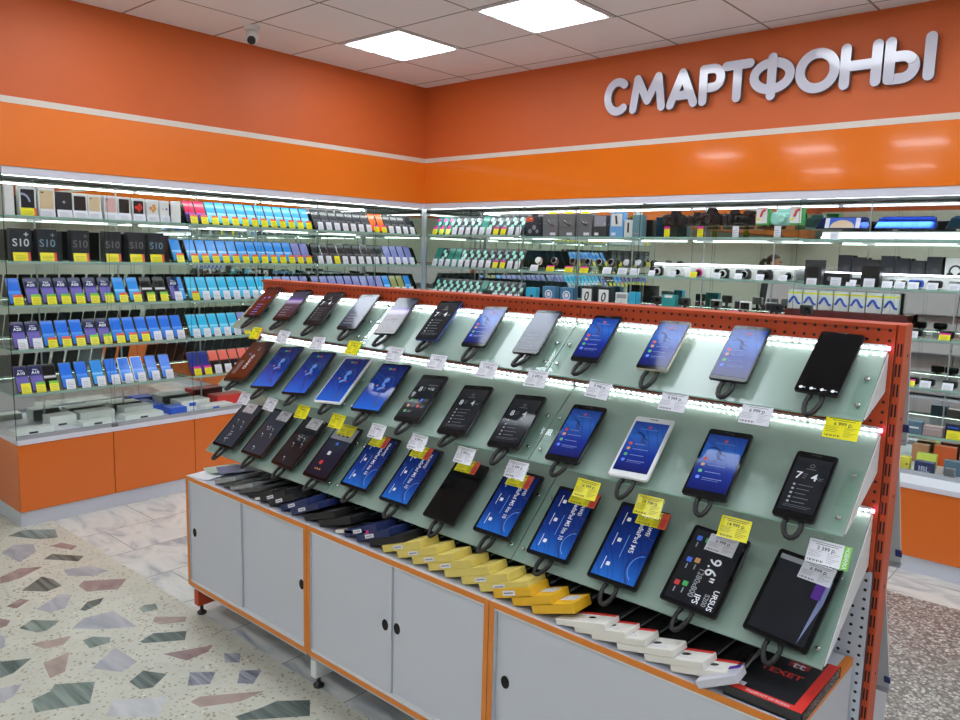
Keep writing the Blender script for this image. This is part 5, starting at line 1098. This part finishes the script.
D2 = [(.150, .245, 9), (.152, .248, 8), (.148, .242, 7), (.152, .245, 6), (.152, .242, 5), (.122, .222, 5), (.126, .218, 6), (.122, .220, 5), (.118, .218, 3), (.121, .217, 3), (.121, .222, 2), (.100, .200, 0)]
A2 = [.126, .122, .124, .122, .122, .110, .100, .096, .096, .093, .091, .080]
for i, ((k, lb, bm), (w_, h_, yw)) in enumerate(zip(row2, D2)):
    tablet(2, i, XS[i] + .004, A2[i], w_, h_, yw, k, lb, bm, M_BEZEL if bm is not M_WHITE_M else M_WHITE_M, .009, (.007, .009) if 1 <= i <= 4 else (.008, .020))
row3 = [('dark10', 'dark tablet with rotated figures, far left end of bottom tier', M_BLACK), ('dark11', 'dark tablet with small icons, second on bottom tier', M_BLACK), ('dark12', 'black tablet with silver edge, third on bottom tier', M_BLACK), ('slate', 'slate coloured tablet with pale top, fourth on bottom tier', M_BLACK), ('pad', 'bright blue lettered tablet, fifth on bottom tier', M_BLACK), ('pad', 'bright blue lettered tablet, sixth on bottom tier', M_BLACK), ('off', 'black switched off tablet between blue ones on bottom tier', M_BLACK), ('pad', 'blue lettered tablet, eighth on bottom tier, left of seam', M_BLACK), ('pad', 'blue lettered tablet right of the second seam, bottom tier', M_BLACK), ('pad5', 'largest blue lettered tablet, tenth on bottom tier', M_BLACK), ('ursus', 'black tablet with large 9.6 inch lettering on bottom tier', M_BLACK), ('film', 'dark tablet with peeling film at right end of bottom tier', M_BLACK)]
D3 = [(.160, .242, 1), (.156, .244, 0), (.150, .246, -2), (.152, .256, 0), (.154, .240, 0), (.150, .246, 0), (.146, .238, -1), (.150, .244, 0), (.150, .240, 1), (.158, .250, 0), (.159, .232, -3), (.158, .232, -5)]
A3 = [.136, .142, .140, .142, .146, .143, .134, .146, .133, .129, .123, .118]
for i, ((k, lb, bm), (w_, h_, yw)) in enumerate(zip(row3, D3)):
    tablet(3, i, XS[i] + .001, A3[i], w_, h_, yw, k, lb, bm, M_BEZEL, .008, (.011, .012))

# ---- price tags on the shelf edges
def gtag_mesh(kind, price, w_=.078, h_=.056):
    def f():
        m_ = MB(); m_.slab(w_, h_, .0006, .001, .0001, 0); y = kind[0] == 'Y'
        mats = [M_TAGY if y else M_TAGW, mat('ochre_dark_print', rgb(120, 108, 20), .5) if y else M_LTXT, M_DTXT]
        z = .0008
        m_.quad(-w_ * .42, w_ * .42, h_ * .38, h_ * .41, z, 1); m_.quad(-w_ * .3, w_ * .34, h_ * .30, h_ * .33, z, 1)
        m_.text(price, .0125, .002, h_ * .16, z, 2)
        for i in range(6):
            yy = h_ * (.02 - .075 * i)
            if i < 4: m_.quad(-w_ * .45, -w_ * (.08 + .05 * (i % 2)), yy - .0009, yy, z, 1)
            m_.quad(w_ * .08, w_ * (.42 - .08 * (i % 3)), yy - .0009, yy, z, 1)
        for i in range(9): m_.quad(-w_ * .44 + i * w_ * .052, -w_ * .44 + i * w_ * .052 + w_ * (.018 + .014 * (i % 2)), -h_ * .43, -h_ * .35, z, 2)
        ex = kind[1:]
        if ex == 'm': mats.append(M_MAG); m_.quad(w_ / 2 - .008, w_ / 2, -h_ / 2, h_ / 2, z, 3)
        if ex == 'g': mats.append(M_GRN); m_.quad(w_ / 2 - .006, w_ / 2, -h_ / 2, h_ / 2, z, 3)
        if ex == 'n':
            mats += [M_GRN, M_WTXT]; m_.quad(w_ / 2 - .001, w_ / 2 + .016, -h_ / 2, h_ / 2, z, 3); m_.text('НОВИНКА', .012, w_ / 2 + .0075, 0, z + .0002, 4, rot=-90, maxw=h_ * .9)
        if ex == 'r':
            mats += [M_ORP, M_RED]; m_.quad(w_ / 2 - .022, w_ / 2 + .002, -h_ / 2, h_ / 2, z, 3); m_.slab(.012, .03, .0002, .005, .00005, 4, z=z, cx=w_ / 2 - .010, cy=-h_ * .12)
        return m_.mesh('price_card', mats)
    return cached(('gtag', kind, price, w_, h_), f)
HOLD = cached('hold', lambda: MB().slab(.084, .062, .0014, .002, .0002, 0, z=-.0016).box(-.012, .012, .028, .042, -.005, -.0018).mesh('holder', [M_ACRY]))
def gtag(t_, x, dz, kind, price, label, rz=0):
    y0, z0 = TIER[t_][1]
    tilt = 58
    F = frame((x, y0 - .020, z0 + dz + .004), (1, 0, 0), (0, math.cos(R(tilt)), math.sin(R(tilt))), (0, -math.sin(R(tilt)), math.cos(R(tilt)))) @ Matrix.Rotation(R(rz), 4, 'Z')
    t = thing('price_tag', label, 'price tag', F, f'price tags along the {TN[t_]} tier')
    link('card', gtag_mesh(kind, price), t); link('holder', HOLD, t)
TG1 = [(1.971, -.021, 'Ym'), (2.171, -.019, 'W'), (2.409, -.024, 'W'), (2.635, -.02, 'Yg'), (2.867, -.022, 'W'), (3.084, -.026, 'W'), (3.314, -.026, 'W'), (3.516, -.03, 'W'), (3.742, -.033, 'W'), (3.98, -.034, 'W'), (4.207, -.033, 'W'), (4.411, -.034, 'Y')]
TG2 = [(1.983, -.044, 'W'), (2.181, -.041, 'W'), (2.405, -.038, 'Y'), (2.626, -.041, 'Y'), (2.857, -.04, 'W'), (3.069, -.042, 'W'), (3.288, -.047, 'W'), (3.505, -.05, 'W'), (3.763, -.054, 'Y'), (3.962, -.056, 'Y'), (4.202, -.057, 'Y'), (4.419, -.059, 'Wn')]
PR = ['4 990 р.', '3 990 р.', '5 490 р.', '6 990 р.', '4 590 р.', '4 990 р.', '7 990 р.', '6 490 р.', '9 990 р.', '9 999 р.', '6 999 р.', '6 999 р.']
PR2 = ['5 990 р.', '6 490 р.', '7 990 р.', '8 990 р.', '8 490 р.', '4 999 р.', '5 999 р.', '5 499 р.', '16 999 р.', '19 799 р.', '14 999 р.', '3 399 р.']
CW = {'W': 'white', 'Y': 'yellow', 'Ym': 'yellow and magenta', 'Yg': 'yellow and green', 'Wn': 'white and green'}
for i, (x, dz, k) in enumerate(TG1): gtag(1, x, dz, k, PR[i], f'{CW[k]} price tag hanging below the {ORD[i+1]} tablet of the top tier', [2, -2, 3, 0, -1, 1, 0, 1, -3, 0, 0, 0][i])
for i, (x, dz, k) in enumerate(TG2): gtag(2, x, dz, k, PR2[i], f'{CW[k]} price tag hanging below the {ORD[i+1]} tablet of the middle tier', [1, -2, 2, 0, 1, -1, 0, 1, -1, 1, 0, 0][i])
ST = [(1.883, .229, 'W'), (2.142, .235, 'W'), (2.356, .235, 'W'), (2.558, .246, 'Y'), (2.761, .236, 'Yr'), (2.989, .237, 'Yr'), (3.219, .23, 'Yr'), (3.447, .23, 'Yr'), (3.697, .228, 'Yr'), (3.931, .222, 'Yr'), (4.143, .2, 'W'), (4.386, .196, 'W')]
CW['Yr'] = 'yellow and red'
for i, (x, al, k) in enumerate(ST):
    F, L_ = tier_frame(3, x)
    hi = .0375
    single('price_tag', gtag_mesh(k, PR[i] if k == 'W' else ' ', .078 if k == 'W' else .092, .050), F @ T(0, min(al, A3[i] + D3[i][1] / 2 - .02), hi) @ RZ([2, 0, -1, 1, 0, 0, 1, 0, 0, 1, -3, -5][i]), f'{CW[k]} paper tag lying on the {ORD[i+1]} tablet of the bottom tier', 'price tag', 'paper tags on the bottom tier tablets')

# ---- cases and boxes fanned along the cabinet top
M_PALEY = mat('pale_yellow_carton', rgb(228, 206, 108), .45, var=.02); M_DEEPY = mat('deep_yellow_carton', rgb(240, 184, 34), .42, var=.02)
M_NAVYC = mat('navy_case_carton', rgb(26, 40, 92), .4); M_KCASE = mat('black_leather', rgb(20, 20, 21), .5, var=.1, vscale=90, bump=.1)
M_IVORY = mat('ivory_carton', rgb(236, 232, 224), .4); M_GCASE = mat('grey_case', rgb(74, 76, 74), .4, var=.08); M_INNER = mat('grey_page_edge', rgb(120, 122, 128), .35)
GP = 'tablet cases fanned along the cabinet top'
def case_pack(x, w_, hd, t_, p, hm, bm, label, y=YC + .022, sticker=M_TAGW, ln=.30, top=None, rz=0, hdz=None, name='tablet_case', art=None, base=GZT):
    """a cased package: printed header at the front, dark folio behind, tilted onto its right neighbour"""
    th = math.asin(min(.9, t_ / p)) if p else 0
    M_ = T(x, y, base + .0005) @ RZ(rz) @ Matrix.Rotation(-th, 4, 'Y')
    t = thing(name, label, 'tablet case', M_, GP)
    link('header', MB().rbox(0, w_, 0, hd, 0, t_, .0015).mesh('header', [hm]), t)
    link('folio', MB().rbox(.012, w_ - .004, hd + .0005, hd + ln, .002, t_ - .003, .003).box(w_ - .004, w_ - .001, hd + .01, hd + ln - .01, t_ * .35, t_ * .55, 1).mesh('folio', [bm, M_INNER]), t)
    if sticker:
        F = frame((w_ * .42, -.0008, t_ * .5), (1, 0, 0), (0, 0, 1), (0, -1, 0))
        link('sticker', MB().quad(-.024, .024, -t_ * .26, t_ * .26, 0, 0, F).quad(-.019, .017, -t_ * .08, t_ * .08, .0003, 1, F).mesh('sticker', [sticker, M_LTXT]), t)
    if top:
        m_ = MB(); top(m_, w_, hd, t_); link('top_print', m_.mesh('top_print', [M_RED, M_TAGW, M_BLACK, M_PURP]), t)
    return t
def redtop(m_, w_, hd, t_):
    z = t_ + .0006
    m_.quad(.004, w_ - .002, hd * .80, hd - .001, z, 0); m_.add([(w_ * .62 + .012 * math.cos(a_), hd * .5 + .008 * math.sin(a_), z) for a_ in [i * .524 for i in range(12)]], [tuple(range(12))], 2); m_.quad(w_ * .5, w_ * .8, hd * .22, hd * .3, z, 1)
def whitelab(m_, w_, hd, t_): m_.quad(w_ * .55, w_ * .92, hd * .35, hd * .8, t_ + .0006, 1)
def plainarc(m_, w_, hd, t_): m_.add([(w_ * .62 + .012 * math.cos(a_), hd * .5 + .008 * math.sin(a_), t_ + .0006) for a_ in [i * .524 for i in range(12)]], [tuple(range(12))], 2); m_.quad(w_ * .45, w_ * .85, hd * .15, hd * .3, t_ + .0006, 1)
xs = [1.954, 2.026, 2.080, 2.145]
for i, x in enumerate(xs):
    case_pack(x, .17, .05, .018, .062, M_GCASE if i % 2 else M_SILVER, M_GCASE, f'thin grey boxed case at left of the row, {ORD[i+1]} from the papers', sticker=None)
case_pack(2.218, .18, .06, .020, .07, M_KCASE, M_KCASE, 'plain black case just left of the ivory edged case', sticker=None)
case_pack(2.262, .19, .16, .012, .045, M_IVORY, M_KCASE, 'ivory edged thin pack lying between black cases', sticker=None, ln=.2, y=YC + .024)
lst = [(2.305, M_KCASE, 'black case with white label right of the ivory pack'), (2.366, M_KCASE, 'second black case with white label, left of navy ones'), (2.448, M_NAVYC, 'navy case with white label, first of left navy pair'), (2.515, M_NAVYC, 'navy case with white label, second of left navy pair')]
for x, m_, lb in lst: case_pack(x, .185, .09, .025, .069, m_, m_ if m_ is M_KCASE else M_KCASE, lb)
for x, lb in ((2.600, 'plain black case right of the left navy pair'), (2.690, 'plain black case left of the ivory and magenta pack')): case_pack(x, .19, .09, .025, .085, M_KCASE, M_KCASE, lb, sticker=None)
t = case_pack(2.785, .19, .12, .012, .05, M_IVORY, M_KCASE, 'thin ivory pack with magenta corner between black and navy cases', sticker=None, ln=.2)
link('corner_mark', MB().box(.176, .1905, -.0006, .02, -.0004, .0126).mesh('corner_mark', [M_MAG]), t)
for x, m_, lb, st in ((2.84, M_NAVYC, 'navy case with white label, first of right navy pair', M_TAGW), (2.905, M_NAVYC, 'navy case with white label, second of right navy pair', M_TAGW), (2.975, M_KCASE, 'plain black case just left of the pale yellow boxes', None)): case_pack(x, .185, .09, .025, .070, m_, M_KCASE, lb, sticker=st)
for i in range(7):
    case_pack(3.045 + .0735 * i, .196, .085, .025, .0735, M_PALEY, M_KCASE, f'pale yellow boxed case on the cabinet top, {ORD[i+1]} from the left', sticker=None if i == 4 else M_TAGW, y=YC + .022)
for i, x in enumerate((3.545, 3.617, 3.690)):
    case_pack(x, .150, .085, .029, .088, M_DEEPY, M_KCASE, f'deep yellow boxed case, {ORD[i+1]} of three beside the white boxes', sticker=M_TAGW if i == 0 else None, top=whitelab, y=YC + .018)
for i, x in enumerate((3.775, 3.838, 3.893, 3.972, 4.052, 4.125)):
    case_pack(x, .165, .072, .018, .075, M_IVORY, M_KCASE, f'ivory case box with black folio, {ORD[i+1]} of six, {"no red stripe" if i == 3 else "red stripe"}', sticker=None, top=plainarc if i == 3 else redtop, y=YC + .012, rz=-1)
t = case_pack(4.212, .105, .06, .020, .043, mat('frosted_carton', rgb(206, 206, 218), .3), M_SMOKE, 'frosted grey case with purple stripe beside the big black box', sticker=None, y=YC - .016, top=lambda m_, w_, hd, t_: m_.quad(w_ * .5, w_ - .002, hd * .7, hd, t_ + .0006, 3), rz=5, ln=.20, base=GZT + .001)
# big black and red box at the right end
t = thing('tablet_box', 'big flat black box with red edge stripes at the right cabinet corner', 'box', T(4.262, YC + .010, GZT + .0005), None)
link('carton', MB().rbox(0, .180, 0, .27, .002, .026, .002).mesh('carton', [mat('charcoal_carton', rgb(40, 42, 46), .3)]), t)
m_ = MB(); z = .0266
m_.quad(.0, .180, .0, .022, z, 0).quad(.156, .180, .022, .27, z, 0).quad(.08, .13, .19, .225, z, 1)
m_.text('TEXET', .034, .083, .145, z, 0, maxw=.11); m_.text('tt', .045, .105, .205, z + .0003, 2); m_.text('PRODUCT OF RUSSIA', .012, .10, .010, z + .0004, 2, maxw=.10); m_.quad(.0, .04, .022, .04, z + .0003, 2)
link('printed_top', m_.mesh('printed_top', [M_RED, mat('dull_red_print', rgb(150, 48, 50), .35), M_TAGW, M_HOLE]), t)
link('clear_cover', MB().box(-.002, .1825, -.002, .272, 0, .0018).box(.1805, .1825, -.002, .272, .0018, .028).mesh('clear_cover', [M_SMOKE]), t)
# leaflets at the left end
M_LEAFW = mat('white_paper', rgb(232, 234, 238), .5, var=.03); M_LEAFG = mat('green_tint_paper', rgb(206, 226, 208), .5, var=.04); M_LEAFP = mat('violet_tint_paper', rgb(140, 138, 176), .45, var=.1); M_LEAFD = mat('grey_paper', rgb(120, 124, 132), .4, var=.1)
def leaflet(x, y, z, w_, h_, rz, m_, label, curl=.006):
    mb_ = MB(); n = 8
    for s_ in (0, .0006):
        pass
    top = [(-w_ / 2 + w_ * i / n, curl * (2 * i / n - 1) ** 2) for i in range(n + 1)]
    vs = [(a, -h_ / 2, b_) for a, b_ in top] + [(a, h_ / 2, b_ * .6) for a, b_ in top] + [(a, -h_ / 2, b_ + .0008) for a, b_ in top] + [(a, h_ / 2, b_ * .6 + .0008) for a, b_ in top]
    k = n + 1; fs = []
    for i in range(n): fs += [(i, k + i, k + i + 1, i + 1), (2 * k + i, 2 * k + i + 1, 3 * k + i + 1, 3 * k + i), (i, i + 1, 2 * k + i + 1, 2 * k + i), (k + i, 3 * k + i, 3 * k + i + 1, k + i + 1)]
    mb_.add(vs, fs)
    single('leaflet', mb_.mesh('leaflet', [m_], 'all'), T(x, y, z) @ RZ(rz), label, 'leaflet', 'papers at the left cabinet end')
leaflet(1.815, YC + .10, GZT + .0006, .13, .18, 12, M_LEAFW, 'white paper leaflet lowest at the left cabinet corner')
leaflet(1.800, YC + .16, GZT + .0080, .11, .16, -8, M_LEAFG, 'pale green tinted leaflet on the white one at cabinet end')
leaflet(1.870, YC + .19, GZT + .0150, .12, .18, -20, M_LEAFP, 'violet tinted leaflet lying over the papers at cabinet end')
leaflet(1.890, YC + .28, GZT + .0010, .13, .17, -12, M_LEAFD, 'grey glossy leaflet under the bottom tier at cabinet end')


# ------------------------------------------------------------------ person standing in the aisle, seen in the mirror backs
def person(x, y, face, label):
    J = {}; E_ = []; me = bpy.data.meshes.new('body'); names = []; rad = []
    def v(n, p, r_, to=None):
        J[n] = len(names); names.append(p); rad.append(r_)
        if to: E_.append((J[to], J[n]))
    v('pelvis', (0, 0, .97), (.155, .115)); v('waist', (0, .01, 1.12), (.135, .10), 'pelvis'); v('chest', (0, .015, 1.32), (.165, .12), 'waist'); v('upper', (0, .005, 1.45), (.14, .10), 'chest')
    v('neck', (0, -.005, 1.53), (.055, .058), 'upper'); v('jaw', (0, -.025, 1.595), (.066, .078), 'neck'); v('head', (0, -.015, 1.67), (.076, .094), 'jaw'); v('crown', (0, -.005, 1.735), (.062, .078), 'head')
    for s_, n in ((1, 'l'), (-1, 'r')):
        v(n + 'hip', (.095 * s_, 0, .90), (.085, .09), 'pelvis'); v(n + 'knee', (.10 * s_, -.01, .50), (.058, .06), n + 'hip'); v(n + 'ankle', (.105 * s_, .02, .09), (.038, .042), n + 'knee'); v(n + 'ball', (.11 * s_, -.09, .045), (.042, .035), n + 'ankle'); v(n + 'toe', (.115 * s_, -.15, .035), (.032, .024), n + 'ball')
        v(n + 'sh', (.185 * s_, .01, 1.43), (.065, .065), 'upper'); v(n + 'el', (.235 * s_, .03, 1.14), (.045, .045), n + 'sh'); v(n + 'wr', (.25 * s_, -.06, .90), (.029, .026), n + 'el'); v(n + 'palm', (.25 * s_, -.085, .83), (.022, .036), n + 'wr')
        for q, (dy, ln) in enumerate(((-.030, .078), (-.011, .090), (.009, .084), (.028, .066))):
            v(f'{n}k{q}', (.25 * s_, -.09 + dy, .79), (.009, .010), n + 'palm'); v(f'{n}f{q}', (.245 * s_, -.095 + dy, .79 - ln * .5), (.0085, .009), f'{n}k{q}'); v(f'{n}t{q}', (.232 * s_, -.098 + dy, .79 - ln), (.0075, .008), f'{n}f{q}')
        v(n + 'th1', (.245 * s_, -.125, .835), (.011, .011), n + 'palm'); v(n + 'th2', (.240 * s_, -.145, .795), (.009, .009), n + 'th1')
    me.from_pydata(names, E_, []); o = bpy.data.objects.new('body', me); C.objects.link(o)
    md = o.modifiers.new('skin', 'SKIN'); md.use_smooth_shade = True
    for i, r_ in enumerate(rad): me.skin_vertices[0].data[i].radius = r_
    me.skin_vertices[0].data[0].use_root = True
    o.modifiers.new('sub', 'SUBSURF').levels = 2
    dg = bpy.context.evaluated_depsgraph_get(); dg.update(); bm_ = bpy.data.meshes.new_from_object(o.evaluated_get(dg)); bpy.data.objects.remove(o)
    bm_.materials.clear()
    for m_ in (M_SKIN, mat('dark_jacket', rgb(52, 54, 62), .8, var=.1, vscale=60), mat('navy_trousers', rgb(38, 42, 58), .8, var=.1, vscale=60), mat('shoe_leather', rgb(30, 26, 24), .5)): bm_.materials.append(m_)
    for p in bm_.polygons:
        z = p.center.z; ax = abs(p.center.x)
        p.material_index = 3 if z < .085 else 0 if (z > 1.535 or (ax > .19 and z < .90)) else 1 if (z > .93 or ax > .19) else 2
        p.use_smooth = True
    t = thing('person', label, 'person', T(x, y, 0) @ RZ(face))
    link('body', bm_, t)
    hr = mat('dark_brown_hair', rgb(46, 34, 30), .55, var=.2, vscale=80)
    hm = MB(); rings = []
    for i in range(9):
        ph = R(8 + i * 14); rr = math.sin(ph); zz = math.cos(ph); ring = []
        for k in range(20):
            th = 2 * math.pi * k / 20; fy = math.sin(th); cut = .0
            px, py = .084 * rr * math.cos(th), .104 * rr * fy
            pz = .092 * zz
            if fy < -.2: pz = max(pz, .028 + .03 * min(1, (-fy - .2) * 2)); py = max(py, -.096)
            ring.append((px, py + .0, 1.685 + pz))
        rings.append(ring)
    hm.layers(rings); link('hair', hm.mesh('hair', [hr], 'all'), t)
    link('ponytail', MB().tube([(0, .09, 1.70), (0, .135, 1.695), (0, .165, 1.65), (0, .175, 1.57), (0, .165, 1.48)], [.02, .03, .034, .028, .010], 10).mesh('ponytail', [hr], 'all'), t)
    fc = MB(); fc.layers([[(.006 * math.cos(a_), -.098 - q_ * .010, 1.655 - q_ * .004 + .010 * math.sin(a_)) for a_ in [i * .785 for i in range(8)]] for q_ in (-.6, .6, 1.4)])
    link('nose', fc.mesh('nose', [M_SKIN], 'all'), t)
    for s_ in (-1, 1):
        link('eye', MB().lathe([(.0001, .011), (.006, .009), (.010, .003), (.010, -.003)], 10, 0, T(.030 * s_, -.094, 1.672) @ Matrix.Rotation(R(90), 4, 'X')).mesh('eye', [M_BLACK], 'all'), t)
        link('ear', MB().slab(.022, .05, .012, .010, .003, 0, T(.078 * s_, .0, 1.655) @ RZ(90 * s_) @ Matrix.Rotation(R(90), 4, 'X')).mesh('ear', [M_SKIN], 'all'), t)
    link('mouth', MB().slab(.042, .012, .004, .005, .0015, 0, T(0, -.098, 1.612) @ Matrix.Rotation(R(90), 4, 'X')).mesh('mouth', [mat('lip', rgb(160, 92, 86), .5)], 'all'), t)
person(.90, -5.0, 90, 'person with dark ponytail and dark jacket standing in aisle, seen mirrored in glass case')

# ------------------------------------------------------------------ world and view
wd = bpy.data.worlds.new('world'); sc.world = wd; wd.use_nodes = True
wd.node_tree.nodes['Background'].inputs[0].default_value = (.9, .92, 1, 1); wd.node_tree.nodes['Background'].inputs[1].default_value = .02
sc.view_settings.view_transform = 'Standard'; sc.view_settings.look = 'None'; sc.view_settings.gamma = 1; sc.view_settings.use_curve_mapping = False
sc.view_settings.exposure = 0
sc.cycles.use_denoising = True
sc.cycles.transparent_max_bounces = 32
sc.cycles.max_bounces = 10; sc.cycles.glossy_bounces = 6; sc.cycles.diffuse_bounces = 3
sc.cycles.sample_clamp_indirect = 4
sc.cycles.caustics_reflective = False; sc.cycles.caustics_refractive = False
